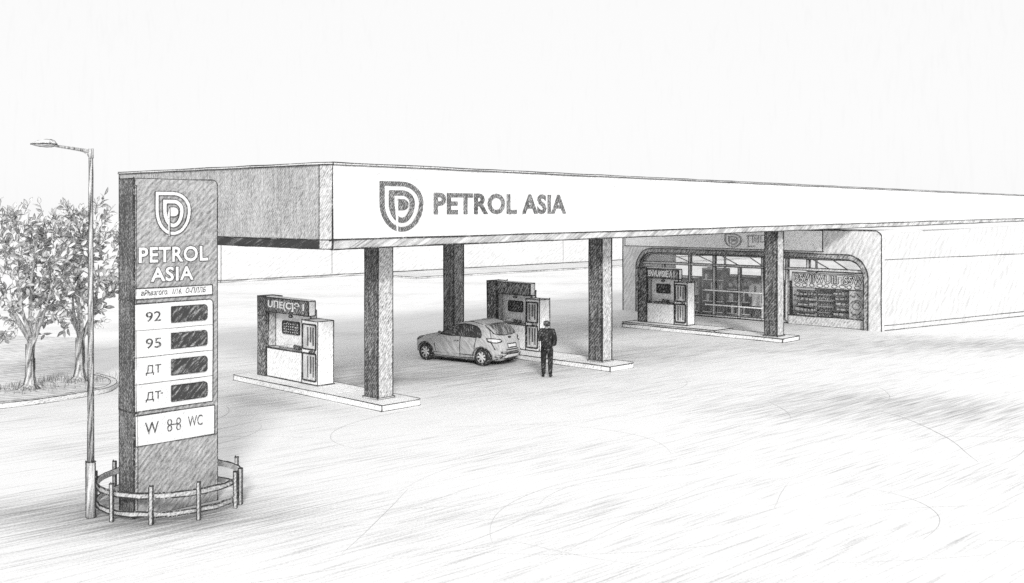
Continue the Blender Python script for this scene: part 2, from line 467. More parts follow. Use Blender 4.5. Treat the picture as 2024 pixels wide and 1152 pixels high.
# ================================================================== FUEL PUMPS
def fuel_pump(o, label, header, base=.16, W=2.5):
    d = o.y
    t = thing('fuel_pump', label, 'fuel pump', (o.x, o.y, base), ROT, 'fuel pumps on the islands')
    dk = pencil('dark_pump_panel', .84, d, dark=.06); wh = pencil('white_pump_panel', .10, d, paper=.88, dark=.2); mid = pencil('mid_pump_panel', .45, d, dark=.15)
    k = iw(d)
    S = W * .252; AV = W - .46 - S                        # tall cabinet width; W is the whole width
    mb = MB(); mb.box(0, .52, .0, S, .02, 1.76)
    cab = mb.build('cabinet', wh, t, k, d)
    mb = MB(); mb.box(-.02, .54, -.02, S - .002, 0, .02); mb.build('base_plate', mid, t, k * .7, d)
    for z0, z1_, bars in ((.98, 1.66, 1), (.12, .86, 0)):
        mb = MB(); mb.prism([(-.012, y, z) for y, z in rounded(.07, S - .06, z0, z1_, .03)], (.012, 0, 0))
        pn = mb.build('hose_panel', pencil('pale_hose_panel', .30, d, (.1, -.1, 1), dark=.15), cab, k * 1.5, d, over=False)
        for yy, hh in ((.16, .05), (.28, .14), (.41, .03)):
            mb = MB(); mb.box(-.03, -.0125, yy, yy + .055, z0 + .06 + hh, z1_ - .07)
            mb.build('hose', pencil('dark_hose', .85, d, (0, 0, 1)), pn)
    mb = MB(); mb.tube([(-.03, .10, .93), (-.10, .12, .95), (-.13, .22, .92)], [.04, .045, .03], 8)
    mb.build('nozzle', pencil('dark_hose', .85, d), cab)
    mb = MB(); mb.box(.0, .50, S + .006, W - .46, .02, .84); mb.build('lower_cabinet', wh, t, k, d)
    mb = MB(); mb.box(.0, .5, S + .03, W - .47, .845, .86); mb.build('counter', mid, t, k * .8, d)
    mb = MB(); mb.box(.30, .5, S + .006, W - .46, .862, 2.0)
    bp = mb.build('back_panel', wh, t, k, d)
    mb = MB(); mb.prism([(.272, y, z) for y, z in rounded(S + .30 * AV, S + .78 * AV, 1.26, 1.62, .05)], (.027, 0, 0))
    sc = mb.build('display_screen', pencil('dark_screen', .95, d, dark=.035), bp, k, d, over=False)
    if d < 33:
        mb = MB()
        for r_ in range(4):
            for c_ in range(7):
                w_ = random.uniform(.03, .055); y_ = S + .76 * AV - .03 - c_ * AV * .062 - random.uniform(0, .02)
                z_ = 1.53 - r_ * .075
                mb.box(.264, .2705, y_ - w_, y_, z_, z_ + random.uniform(.018, .03))
        mb.build('digits', pencil('pale_digits', .1, d), sc)
    mb = MB(); mb.prism([(.285, S + .56 * AV + .085 * math.cos(a_ * .524), 1.76 + .035 * math.sin(a_ * .524)) for a_ in range(12)], (.014, 0, 0))
    mb.build('badge', mid, bp, k, d, over=False)
    # frame post, recess and header
    mb = MB(); mb.box(-.02, .52, W - .45, W, 0, 2.30); mb.build('frame_post', dk, t, k, d)
    mb = MB(); mb.box(.06, .30, W - .462, W - .452, .87, 2.0); mb.build('recess_panel', mid, t, k * .8, d)
    mb = MB(); mb.box(-.018, .20, .42, W - .452, 1.88, 2.29)
    hd = mb.build('header', dk, t, k, d)
    mb = MB(); mb.box(-.016, .205, .405, .418, 1.882, 2.288); mb.build('header_cap', wh, hd, k, d)
    mb = MB(); mb.box(-.018, .205, .405, W - .455, 2.295, 2.32); mb.build('header_lid', wh, hd)
    if header:
        mb = MB(); wt = W - .46 - .5 - .22
        mb.text(header, lambda x, y, o_: (-.019 - o_, W - .56 - x, 1.95 + y), wt, .27, .02, depth=.012)
        mb.build('lettering', pencil('pale_lettering', .0, d, paper=.95), hd)
    # nozzle lying on the counter
    mb = MB(); mb.tube([(.10, 1.95, .885), (.12, 1.6, .95), (.14, 1.3, .95)], [.03, .055, .05], 8)
    mb.build('nozzle', pencil('pale_nozzle', .2, d), t, k, d, ang=50)
    mb = MB(); mb.box(.08, .2, 1.02, 1.3, .90, .99); mb.box(.1, .18, 1.12, 1.2, .862, .90)
    mb.build('nozzle_grip', pencil('dark_hose', .85, d), t)
    return t
pn_ = [G(628, 764, .16), G(1066, 696, .16), G(1358, 644, .22)]
fuel_pump(pn_[0], 'white and dark fuel pump nearest the price sign, lettered header and dark screen', 'UПE(C]Э I', .166, 2.97)
fuel_pump(pn_[1], 'fuel pump behind the hatchback and the person, header without lettering', '', .166)
fuel_pump(pn_[2], 'fuel pump standing in front of the shop windows, cramped header lettering', 'ENVUИSIIЕ:А I', .22)

# ================================================================== PRICE SIGN
SO = G(266, 1025); sd = SO.y
sign = thing('price_sign', 'tall grey price pylon with white emblem and four fuel rows', 'sign', SO, ROT)
SWD = PL(SO, AX, 431, 700)[0]; SH = PL(SO, AX, 258, 352)[1]
def sp(x, y): return PL(SO, AX, x, y)
k = iw(sd)
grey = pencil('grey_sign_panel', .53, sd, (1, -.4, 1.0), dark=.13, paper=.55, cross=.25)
mb = MB(); mb.prism([(x, 0.02, z) for x, z in rounded(0, SWD, 0, SH, .1, 6, (0, 0, 1, 0))], (0, .5, 0))
mb.build('pillar', grey, sign, k, sd, ang=25)
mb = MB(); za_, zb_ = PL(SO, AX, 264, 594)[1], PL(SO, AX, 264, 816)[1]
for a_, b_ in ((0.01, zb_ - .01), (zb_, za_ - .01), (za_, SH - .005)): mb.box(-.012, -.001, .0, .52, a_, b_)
mb.build('side_shade_panel', pencil('sign_side_shade', .90, sd, cross=.5, dark=.06), sign, k, sd)  # shade of the sign's left face put into the colour
mb = MB(); mb.box(0.0, .055, .006, .0185, 0.01, zb_ - .02); mb.box(0.0, .03, .006, .0185, zb_, SH - .12)
mb.build('edge_strip', pencil('dark_edge', .58, sd, dark=.12), sign, k * .6, sd)
def sfr(t0, zz, off=.0): return lambda x, y, o: (t0 + x, .018 - off - o, zz + y)
u0, z0 = sp(307, 378); u1, _ = sp(378, 400); zz1 = sp(340, 465)[1]
white = pencil('white_letters', .03, sd, dark=.3)
mb = MB(); emblem(mb, sfr(u0, z0), u1 - u0, z0 - zz1, 0, 0, True, .012)
mb.build('emblem', white, sign, k * .8, sd, auto=False, over=False)
for txt, (xa, ya), (xb, yb) in (('PETROL', (274, 521), (412, 486)), ('ASIA', (297, 558), (384, 526))):
    u0, z0 = sp(xa, ya); u1, z1_ = sp(xb, yb); zl = sp(xa, yb + 2)[1]
    mb = MB(); mb.text(txt, sfr(u0, z0), u1 - u0, (zl - z0) , .04, depth=.012, outline=True)
    mb.build('lettering', white, sign, k * .6, sd, auto=False, over=False)
# name strip, price panel, services panel
def panel(name, x0, y0, x1, y1, mat, r=.0, cor=(1,1,1,1), thick=.014, parent=sign, off=0.0, kk=1.0):
    u0, _ = sp(x0, y0); u1, _ = sp(x1, y1); zt = sp(x0, y0)[1]; zb = sp(x0, y1)[1]
    pts = rounded(u0, u1, zb, zt, r, 5, cor) if r else [(u0, zb), (u1, zb), (u1, zt), (u0, zt)]
    mb = MB(); mb.prism([(x, .018 - off - thick, z) for x, z in pts], (0, thick, 0))
    return mb.build(name, mat, parent, k * kk, sd, over=False), (u0, u1, zb, zt)
paperw = pencil('white_sign_face', .04, sd, dark=.35)
nsm, (u0, u1, zb, zt) = panel('name_strip', 267, 571, 420, 592, paperw)
mb = MB(); mb.text('аРhвзгого.  1/16.  О-ПЛЛБ', sfr(u0 + .1, zb + .05, .014), (u1 - u0) * .84, (zt - zb) * .55, .014, depth=.003, shear=.25)
mb.build('lettering', pencil('graphite_writing', .98, sd), nsm)
pp, (u0, u1, zb, zt) = panel('price_panel', 265, 601, 421, 815, paperw, .07, (0, 0, 1, 0))
rows = 4; rh = (zt - zb) / rows
for i in range(rows):
    zr = zt - rh * (i + 1)
    if i < 3:
        mb = MB(); mb.line([(u0, .003, zr), (u1, .003, zr)]); mb.poly([(u0, .0038, zr), (u1, .0038, zr), (u1, .0038, zr - .004)])
        mb.build('row_line', paperw, pp, k * .6, sd, auto=False)
    mb = MB(); txt = ('92', '95', 'ДТ', 'ДТ')[i]
    mb.text(txt, sfr(u0 + .20, zr + rh * .30, .014), .27, rh * .38, .007, depth=.003)
    if i == 3: mb.box(u0 + .46, u0 + .50, .0, .0035, zr + rh * .56, zr + rh * .60)
    mb.build('lettering', pencil('graphite_writing', .95, sd, dark=.06), pp)
    mb = MB(); ua, ub = u0 + (u1-u0) * .46, u0 + (u1-u0) * .915
    mb.prism([(x, -.014, z) for x, z in rounded(ua, ub, zr + rh * .22, zr + rh * .80, .05, 5, (0, 1, 1, 0))], (0, .0175, 0))
    mb.build('price_display', pencil('dark_display', .97, sd, (1, -.3, 1.0), dark=.05), pp, k, sd, over=False)
sv, (u0, u1, zb, zt) = panel('services_panel', 267, 823, 424, 884, paperw)
mb = MB(); f_ = sfr(u0 + .17, zb + .17, .014)
mb.text('W', f_, .24, .2, .006, depth=.003)
mb.text('WC', sfr(u0 + .93, zb + .19, .014), .27, .18, .004, depth=.003)
for cx_ in (.60, .76):
    for cz_ in (.22, .32):
        mb.tube([(u0 + cx_ + .035 * math.cos(a_ * .63), .002, zb + cz_ + .048 * math.sin(a_ * .63)) for a_ in range(11)], .010, 5)
mb.tube([(u0 + .63, .002, zb + .275), (u0 + .73, .002, zb + .275)], .010, 5)
mb.build('lettering', pencil('graphite_writing', .95, sd, dark=.06), sv)

# ================================================================== GUARD RAIL RING
RC = Vector((-5.8, 17.95, 0)); RR = 1.17
ring = thing('guard_rail', 'low round two-rail barrier encircling the foot of the price sign', 'railing', RC)
rm = pencil('pale_rail', .30, 17, dark=.10, paper=.6)
for z0, z1_ in ((.40, .485), (.11, .185)):
    mb = MB(); N = 56
    for i in range(N):
        a0, a1 = 2*math.pi*i/N, 2*math.pi*(i+1)/N
        c0, c1 = Vector((math.cos(a0), math.sin(a0), 0)), Vector((math.cos(a1), math.sin(a1), 0))
        def q(c, r, z): return (c.x * r, c.y * r, z)
        for (ra, za_, rb, zb_) in ((RR, z0, RR, z1_), (RR, z1_, RR - .03, z1_), (RR - .03, z1_, RR - .03, z0), (RR - .03, z0, RR, z0)):
            mb.poly([q(c0, ra, za_), q(c1, ra, za_), q(c1, rb, zb_), q(c0, rb, zb_)], 0, False)
    for zz in (z0, z1_):
        mb.line([(math.cos(2*math.pi*i/N) * (RR + .002), math.sin(2*math.pi*i/N) * (RR + .002), zz) for i in range(N + 1)])
    mb.build('rail', rm, ring, iw(17, 1.6), 17, auto=False)
front_posts = []
for px in (224, 300, 390, 461):
    front_posts.append(min((abs(CX + FPX * (RC.x + RR * math.cos(math.radians(g_))) / (RC.y + RR * math.sin(math.radians(g_))) - px), g_) for g_ in range(-178, -12))[1])
for deg in front_posts + [-2, 40, 80, 120, 158, 192]:
    a_ = math.radians(deg); c = Vector((math.cos(a_), math.sin(a_), 0)) * (RR + .035)
    mb = MB(); mb.box(c.x - .026, c.x + .026, c.y - .024, c.y + .024, 0, .61)
    mb.build('post', rm, ring, iw(17), 17)

# ================================================================== STREET LAMP
LO = G(180, 1022); ld = LO.y
lamp = thing('street_lamp', 'slim grey street lamp with single arm beside the price sign', 'street lamp', LO)
zt = H - (297 - HY) * ld / FPX
lm = pencil('lamp_steel', .62, ld, (.1, 0, 1), dark=.07)
mb = MB(); mb.tube([(0, 0, .9), (0, 0, 3.2), (-.0, 0, zt)], [.052, .042, .03], 10)
for a_ in (200, 340): mb.line([(math.cos(math.radians(a_)) * r, math.sin(math.radians(a_)) * r, z) for r, z in ((.053, .92), (.043, 3.2), (.031, zt))])
mb.build('pole', lm, lamp, iw(ld, .8), ld, auto=False)
mb = MB(); mb.tube([(0, 0, 0), (0, 0, .9)], [.078, .07], 10)
for a_ in (195, 345): mb.line([(math.cos(math.radians(a_)) * .078, math.sin(math.radians(a_)) * .078, z) for z in (0.02, .9)])
mb.build('base_sleeve', pencil('lamp_steel_pale', .45, ld, (.1, 0, 1), dark=.10), lamp, iw(ld, 1.1), ld, ang=60)
px_m = FPX / ld
mb = MB(); ax = -(177 - 106) / px_m; az = zt + (297 - 288) / px_m
mb.tube([(0, 0, zt - .02), (ax * .5, 0, zt + .03), (ax, 0, az)], [.03, .026, .02], 8)
mb.tube([(0, 0, zt - .16), (-.06, 0, zt - .06), (-.17, 0, zt)], .012, 6)
mb.tube([(0, 0, zt - .13), (0, 0, zt + .03)], .042, 8)
mb.build('arm', lm, lamp, iw(ld, .5), ld, auto=False)
mb = MB(); hx = (108 - 58) / px_m; N = 12; n2 = 10
ringv = []
for i in range(N + 1):
    t = i / N; w = math.sin(math.pi * min(1, t * 1.0) ** .7) ** .6 if 0 < t < 1 else 0.02
    ringv.append((ax + .02 - hx * t, w))
base = []
for i, (x, w) in enumerate(ringv):
    for j in range(n2):
        a_ = 2 * math.pi * j / n2
        zz = .075 * w * math.sin(a_); zz = zz if zz > 0 else zz * .65
        base.append((x, .14 * w * math.cos(a_), az + .03 + zz + .03 * (0 if i < 1 else 0)))
fs = [(i*n2 + j, i*n2 + (j+1) % n2, (i+1)*n2 + (j+1) % n2, (i+1)*n2 + j) for i in range(N) for j in range(n2)]
mb.mesh(base, fs, 0, True)
for j in (0, 5, 2, 8): mb.line([base[i*n2 + j] for i in range(N + 1)])
mb.build('lamp_head', pencil('lamp_head_metal', .34, ld, (1, 0, .6), dark=.12), lamp, iw(ld, 1.1), ld, auto=False)

# ================================================================== TREES
def tree(px, py, topy, ccx, ccy, rx, rz, label, seed, n_sprigs):
    rnd = random.Random(seed)
    o = G(px, py, .115); d = o.y; pm = FPX / d
    t = thing('tree', label, 'tree', o, 0, 'young leafy trees on the verge')
    zc = H - (ccy - HY) / pm - .115; xc = (ccx - px) / pm
    zf = 1.15
    mb = MB()
    def limb(p0, p1, r0, r1, n=7, bend=.08):
        pts = []; off = Vector((rnd.uniform(-bend, bend), rnd.uniform(-bend, bend), 0))
        for i in range(n):
            q = i / (n - 1); pts.append(p0.lerp(p1, q) + off * math.sin(math.pi * q))
        mb.tube(pts, [r0 + (r1 - r0) * i / (n - 1) for i in range(n)], 9, 0)
        return pts
    base = [Vector((0, 0, 0)), Vector((0.01, 0, .12)), Vector((.0, 0, .35)), Vector((-.02, .01, .8)), Vector((.02, 0, zf + .1))]
    mb.tube(base, [.30, .17, .125, .115, .11], 12, 0)
    for k in range(5):
        a_ = k * 1.26 + .4; mb.tube([(math.cos(a_) * .36, math.sin(a_) * .36, 0), (math.cos(a_) * .15, math.sin(a_) * .15, .07), (0, 0, .26)], [.03, .07, .08], 6, 0)
    for k in range(7):
        a_ = rnd.uniform(0, 6.28); z0 = rnd.uniform(.1, .6)
        mb.line([(math.cos(a_) * .125, math.sin(a_) * .125, z0), (math.cos(a_ + .1) * .12, math.sin(a_ + .1) * .12, z0 + rnd.uniform(.2, .6))])
    for a_ in (190, 350, 210, 330):
        mb.line([(math.cos(math.radians(a_)) * r, math.sin(math.radians(a_)) * r, z) for r, z in ((.29, .01), (.172, .12), (.126, .35), (.116, .8), (.112, zf + .05))])
    tips = []
    root = Vector((.02, 0, zf))
    for k in range(7):
        a_ = k * 2.4 + rnd.uniform(-.3, .3); el = rnd.uniform(.5, 1.0) if k else 1.4
        reach = rnd.uniform(.55, .8)
        e = Vector((xc + rx * reach * math.cos(a_) * (1.1 - el * .5), rx * reach * math.sin(a_) * (1.1 - el * .5), zc + rz * (el - .75)))
        st = root + Vector((0, 0, rnd.uniform(-.12, .25)))
        P_ = limb(st, e, rnd.uniform(.05, .075), .02, 8, .15)
        for q in range(4):
            b0 = P_[rnd.randint(3, 7)]
            e2 = b0 + Vector((rnd.uniform(-.6, .6), rnd.uniform(-.6, .6), rnd.uniform(.1, .8)))
            tips += limb(b0, e2, .02, .007, 5, .06)
    mb.build('trunk', pencil('tree_bark', .52, d, (.2, 0, 1), dark=.09), t, iw(d, .55), d, auto=False)
    # crown: sprigs of outlined leaves
    cb = MB()
    def leaf(p, dr, up, L_, w):
        side = dr.cross(up)
        if side.length < 1e-3: side = dr.orthogonal()
        side.normalize(); nn = side.cross(dr).normalized()
        prof = ((0, 0), (.22, .75), (.5, 1.0), (.78, .62), (1.0, 0))
        lft = [p + dr * L_ * a_ + side * w * b_ + nn * (.10 * L_ * b_) for a_, b_ in prof]
        rgt = [p + dr * L_ * a_ - side * w * b_ + nn * (.10 * L_ * b_) for a_, b_ in prof]
        mid = [p + dr * L_ * a_ for a_, b_ in prof]
        m_ = 0 if rnd.random() < .5 else 1
        e = .27
        for S_ in (lft, rgt):
            for i in range(4):
                a0 = S_[i].lerp(mid[i], e); a1 = S_[i+1].lerp(mid[i+1], e)
                if i == 0: a0 = mid[0].lerp(mid[1], .3)
                if i == 3: a1 = mid[4].lerp(mid[3], .3)
                cb.poly([S_[i], S_[i+1], a1, a0], 2)
                if i == 0: cb.poly([a0, a1, mid[1]], m_)
                elif i == 3: cb.poly([a0, a1, mid[3]], m_)
                else: cb.poly([a0, a1, mid[i+1], mid[i]], m_)
    for sidx in range(n_sprigs):
        while True:
            v = Vector((rnd.uniform(-1, 1), rnd.uniform(-1, 1), rnd.uniform(-1, 1)))
            if v.length <= 1: break
        edge = sidx < n_sprigs * .35
        if edge: v = v.normalized() * rnd.uniform(.86, 1.08)
        wob = 1 + .16 * math.sin(3 * math.atan2(v.x, v.z) + seed) + .10 * math.sin(5 * math.atan2(v.y, v.x) + seed * 2) 
        if v.z < -.35 and rnd.random() < .45: continue
        p = Vector((xc + v.x * rx * wob, v.y * rx * wob, zc + v.z * rz * wob * (.95 if v.z > 0 else .72)))
        gd = (v + Vector((0, 0, .5)) + Vector((rnd.uniform(-.7, .7), rnd.uniform(-.7, .7), rnd.uniform(-.3, .5)))).normalized()
        ln = rnd.uniform(.25, .5)
        nl = rnd.randint(4, 8)
        cb.tube([p, p + gd * ln * .5 + Vector((0, 0, .02)), p + gd * ln], [.009, .008, .005], 4, 2, False, False)
        for i in range(nl):
            q = p + gd * ln * (i + .3) / nl
            sd_ = gd.orthogonal(); sd_ = Matrix.Rotation(rnd.uniform(0, 6.28), 3, gd) @ sd_
            dr = (gd * .65 + sd_.normalized() * (1.0 if i < nl - 1 else .1)).normalized()
            up = Vector((rnd.uniform(-1, 1), rnd.uniform(-1.4, .2), rnd.uniform(-.4, 1))).normalized()
            leaf(q, dr, up, rnd.uniform(.17, .29), rnd.uniform(.038, .068))
    cb.build('crown', [pencil('leaf_pale', .18, d, (.6, 0, 1), dark=.2, paper=.74), pencil('leaf_grey', .48, d, (.6, 0, 1), dark=.2, paper=.62), pencil('leaf_edge', .75, d, (.6, 0, 1), dark=.06, paper=.7)], t)
    # ground-hugging grass at the foot
    gb = MB()
    for k in range(170):
        a_ = rnd.uniform(0, 6.28); r_ = abs(rnd.gauss(0, .45)) + .22
        bx, by = math.cos(a_) * r_ * 1.5 - .25, math.sin(a_) * r_ * .8
        h_ = rnd.uniform(.05, .16); lx = rnd.uniform(-.05, .05)
        gb.tube([(bx, by, 0), (bx + lx, by, h_)], [.008, .003], 3, 0, False, False)
    g_ = gb.build('grass', pencil('grass_blades', .7, d, dark=.06)); g_.location = o
    tag(g_, 'rough grass tufts around the foot of a verge tree', 'grass', None, 'stuff')
tree(60, 768, 425, 42, 560, 1.75, 1.95, 'leafy tree with slim forked trunk, leftmost on the verge', 3, 255)
tree(158, 752, 395, 152, 552, 1.2, 2.25, 'taller leafy tree behind the street lamp pole on the verge', 11, 225)

# ================================================================== CAR
def make_car():
    O = G(951, 723); hd = Vector((-.807, .59, 0)).normalized(); lf = Vector((-hd.y, hd.x, 0)); S = .93
    loc = O + Vector((.06, 0, 0)) - hd * (.70 * S) - lf * (.78 * S)
    t = thing('parked_car', 'grey hatchback seen from behind, parked at the middle island', 'car', loc, math.atan2(hd.y, hd.x))
    t.scale = (S * 1.035, S, S); d = 33; k = iw(d, .9) / S
    prof = [(.17,.16,3.68,.74),(.24,.07,3.77,.80),(.34,.02,3.83,.84),(.46,.0,3.85,.86),(.58,.02,3.845,.87),(.70,.05,3.80,.868),(.78,.075,3.70,.862),(.85,.10,3.48,.853),
            (.91,.13,3.15,.84),(.96,.16,2.86,.825),(1.0,.19,2.72,.81),(1.08,.26,2.54,.78),(1.16,.335,2.38,.752),(1.24,.42,2.21,.722),(1.32,.52,2.02,.69),(1.39,.64,1.84,.655),(1.45,.80,1.62,.60),(1.49,.97,1.42,.50),(1.51,1.1,1.28,.30)]
    def at(z):
        for a_, b_ in zip(prof, prof[1:]):
            if z <= b_[0]:
                q = max(0, (z - a_[0]) / (b_[0] - a_[0])); return [a_[i] + (b_[i] - a_[i]) * q for i in (1, 2, 3)]
        return prof[-1][1:]
    NE = 4.2
    def side(x, z):
        xr, xf, w = at(z); xi = min(1, abs((x - (xr + xf) / 2) / ((xf - xr) / 2)))
        return w * (1 - xi ** NE) ** (1 / NE)
    def rear(y, z):
        xr, xf, w = at(z); e = min(1, abs(y / w)); return (xr + xf) / 2 - (xf - xr) / 2 * (1 - e ** NE) ** (1 / NE)
    def front(y, z):
        xr, xf, w = at(z); e = min(1, abs(y / w)); return (xr + xf) / 2 + (xf - xr) / 2 * (1 - e ** NE) ** (1 / NE)
    zs = []
    for a_, b_ in zip(prof, prof[1:]):
        zs += [a_[0], (a_[0] + b_[0]) / 2]
    zs.append(prof[-1][0]); NA = 72; mb = MB(); V = []
    for z in zs:
        xr, xf, w = at(z)
        for j in range(NA):
            a_ = 2 * math.pi * j / NA; c, s = math.cos(a_), math.sin(a_)
            V.append(((xr + xf) / 2 + (xf - xr) / 2 * math.copysign(abs(c) ** (2 / NE), c), w * math.copysign(abs(s) ** (2 / NE), s), z))
    F = [(i*NA + j, i*NA + (j+1) % NA, (i+1)*NA + (j+1) % NA, (i+1)*NA + j) for i in range(len(zs)-1) for j in range(NA)]
    F += [list(range(NA))[::-1], list(range((len(zs)-1)*NA, len(zs)*NA))]
    mb.mesh(V, F, 0, True)
    paint = pencil('grey_car_paint', .46, 30, (1, .2, .9), dark=.26, paper=.58, cross=.3)
    darkg = pencil('dark_car_glass', 1.1, 30, dark=.05)
    blk = pencil('black_rubber', 1.1, 30, dark=.03)
    shell = mb.build('shell', paint)
    # wheel housings cut out of the shell
    cut = MB()
    for xw in (.70, 3.14):
        for sgn in (1, -1):
            cut.tube([(xw, sgn * .56, .30), (xw, sgn * 1.1, .30)], .345, 28, 0, True, True)
    cutter = cut.build('cutter', blk)
    md = shell.modifiers.new('housing', 'BOOLEAN'); md.object = cutter; md.operation = 'DIFFERENCE'; md.solver = 'EXACT'
    bpy.context.view_layer.update()
    me = bpy.data.meshes.new_from_object(shell.evaluated_get(bpy.context.evaluated_depsgraph_get()))
    bpy.data.objects.remove(shell); bpy.data.objects.remove(cutter)
    body = bpy.data.objects.new('body', me); COL.objects.link(body); body.parent = t
    # drawn lines: gutters, door seams, sills, hatch edge
    mb = MB()
    for sgn in (1, -1):
        mb.line([(x, sgn * (side(x, z) + .002), z) for x, z in ((2.78, .985), (2.50, 1.10), (2.2, 1.245), (1.9, 1.366), (1.6, 1.437), (1.3, 1.46), (1.0, 1.435), (.8, 1.39))])
        mb.line([(x, sgn * (side(x, z) + .002), z) for x, z in ((1.02, .35), (2.8, .33))])
        mb.line([(x, sgn * (side(x, z) + .002), z) for x, z in ((1.0, .24), (2.8, .22))])
        mb.line([(x, sgn * (side(x, z) + .002), z) for x, z in ((2.66, .30), (2.72, .60), (2.62, .95))])
        mb.line([(x, sgn * (side(x, z) + .002), z) for x, z in ((1.62, .28), (1.60, .60), (1.60, .95))])
        mb.line([(x, sgn * (side(x, z) + .002), z) for x, z in ((1.0, .58), (.96, .75), (.93, .95))])
        mb.line([(.70 + .352 * math.cos(a_ * .3142), sgn * (.872 if 2 < a_ < 8 else .865), .30 + .352 * math.sin(a_ * .3142)) for a_ in range(11)])
        mb.line([(3.14 + .352 * math.cos(a_ * .3142), sgn * (.862 if a_ > 4 else .835), .30 + .352 * math.sin(a_ * .3142)) for a_ in range(11)])
        mb.line([(x, sgn * side(x, z), z + .003) for x, z in ((3.62, .76), (3.2, .87), (2.8, .97))])
        mb.line([(rear(sgn * y, z) - .003, sgn * y, z) for y, z in ((.50, 1.42), (.62, 1.2), (.70, 1.0), (.74, .80), (.70, .58))])
    mb.line([(rear(y, z) - .003, y, z) for y, z in ((-.70, .58), (-.3, .55), (.3, .55), (.70, .58))])
    mb.line([(x, y, 1.512 - .002) for x, y in ((1.12, -.24), (1.12, .24))])
    mb.line([(rear(y, 1.40) - .002, y, 1.40) for y in (-.5, -.25, 0, .25, .5)])
    mb.poly([(1, 0, 1.4), (1.001, 0, 1.4), (1, .001, 1.4)])
    mb.build('seam', blk, t, k, d, auto=False, over=False)
    # windows
    for sgn in (1, -1):
        xs = [2.62, 2.48, 2.32, 2.14, 1.95, 1.75, 1.55, 1.35, 1.15, 1.0, .88, .80, .75]
        hi = [.99, 1.07, 1.155, 1.235, 1.30, 1.345, 1.37, 1.375, 1.36, 1.325, 1.26, 1.17, 1.06]
        for nm_, rng in (('front_window', range(0, 6)), ('rear_window', range(5, 13))):
            ii = list(rng); mb = MB()
            for a_, b_ in zip(ii, ii[1:]):
                for q in range(4):
                    def pt(i, q):
                        lo = .965; z = lo + (hi[i] - lo) * q / 4; return (xs[i], sgn * (side(xs[i], z) + .008), z)
                    mb.poly([pt(a_, q), pt(b_, q), pt(b_, q + 1), pt(a_, q + 1)], 0, True)
            mb.line([(xs[i], sgn * (side(xs[i], hi[i]) + .009), hi[i]) for i in ii]); mb.line([(xs[i], sgn * (side(xs[i], .965) + .009), .965) for i in ii])
            mb.line([(xs[ii[-1]], sgn * (side(xs[ii[-1]], z) + .009), z) for z in (.965, hi[ii[-1]])])
            mb.build(nm_, darkg if nm_ == 'rear_window' else pencil('half_dark_glass', .95, 30, (1, .2, .4), dark=.05), t, k, d, auto=False, over=False)
        mb = MB(); mb.tube([(x, sgn * (side(x, .80) + .018), .80 + .01 * (x - 1.7)) for x in (1.84, 1.74, 1.66)], [.014, .022, .02], 6)
        mb.build('door_handle', pencil('dark_trim', .8, 30), t)
        mb = MB(); y_ = sgn * (side(2.55, .99) + .07)
        mb.tube([(2.60, y_ - sgn * .09, .96), (2.60, y_ - sgn * .03, .98), (2.56, y_, 1.01), (2.54, y_ + sgn * .08, 1.01)], [.02, .045, .07, .05], 8)
        mb.build('wing_mirror', pencil('dark_trim', .75, 30), t)
    def patch(nm_, ys, lo, hi, mat, fn, off, nz=5, kk=1.0):
        mb = MB(); n = len(ys)
        def pt(i, q): z = lo[i] + (hi[i] - lo[i]) * q / nz; return (fn(ys[i], z) + off, ys[i], z)
        for i in range(n - 1):
            for q in range(nz): mb.poly([pt(i, q), pt(i+1, q), pt(i+1, q+1), pt(i, q+1)], 0, True)
        mb.line([pt(i, nz) for i in range(n)] + [pt(n-1, q) for q in range(nz-1, -1, -1)] + [pt(i, 0) for i in range(n-2, -1, -1)] + [pt(0, q) for q in range(1, nz+1)])
        return mb.build(nm_, mat, t, k * kk, d, auto=False, over=False)
    Y = [-.60, -.45, -.2, 0, .2, .45, .60]
    patch('rear_windscreen', Y, [1.10, 1.06, 1.04, 1.04, 1.04, 1.06, 1.10], [1.36, 1.38, 1.385, 1.385, 1.385, 1.38, 1.36], pencil('rear_glass', .84, 30, dark=.08), rear, -.010)
    Yf = [-.66, -.4, 0, .4, .66]
    patch('windscreen', Yf, [1.0] * 5, [1.36, 1.40, 1.41, 1.40, 1.36], darkg, front, .010)
    pale = pencil('pale_lens', .10, 30, dark=.2)
    for sgn in (1, -1):
        ys = [sgn * y for y in (.46, .55, .64, .72, .775)]
        patch('tail_light', ys, [.86, .82, .805, .81, .85], [.90, .925, .94, .955, .955], pale, rear, -.012, 3, 1.3)
        mb = MB(); xs_ = [3.76, 3.68, 3.58, 3.46, 3.36]; lo_ = [.66, .68, .71, .76, .80]; hi_ = [.70, .76, .80, .83, .835]
        pts = [(x, sgn * (side(x, z) + .012), z) for x, z in zip(xs_, lo_)] + [(x, sgn * (side(x, z) + .012), z) for x, z in zip(xs_[::-1], hi_[::-1])]
        mb.poly(pts); mb.line(pts + [pts[0]])
        mb.build('headlight', pale, t, k, d, auto=False, over=False)
        ys = [sgn * y for y in (.50, .57, .64, .69)]
        patch('fog_lamp', ys, [.335, .31, .31, .335], [.36, .385, .385, .36], pencil('fog_lens', .5, 30), rear, -.012, 2)
    patch('number_plate', [-.24, -.1, .1, .24], [.625] * 4, [.755] * 4, pale, rear, -.014, 2)
    patch('bumper_slot', [-.62, -.3, 0, .3, .56], [.455, .43, .425, .43, .455], [.50, .485, .48, .485, .50], pencil('dark_trim', .8, 30), rear, -.012, 2)
    patch('diffuser', [-.66, -.3, 0, .3, .55], [.27] * 5, [.36, .40, .405, .40, .30], pale, rear, -.012, 2)
    patch('bumper_base', [-.68, -.3, 0, .3, .62], [.185] * 5, [.255, .26, .26, .26, .25], blk, rear, -.010, 2)
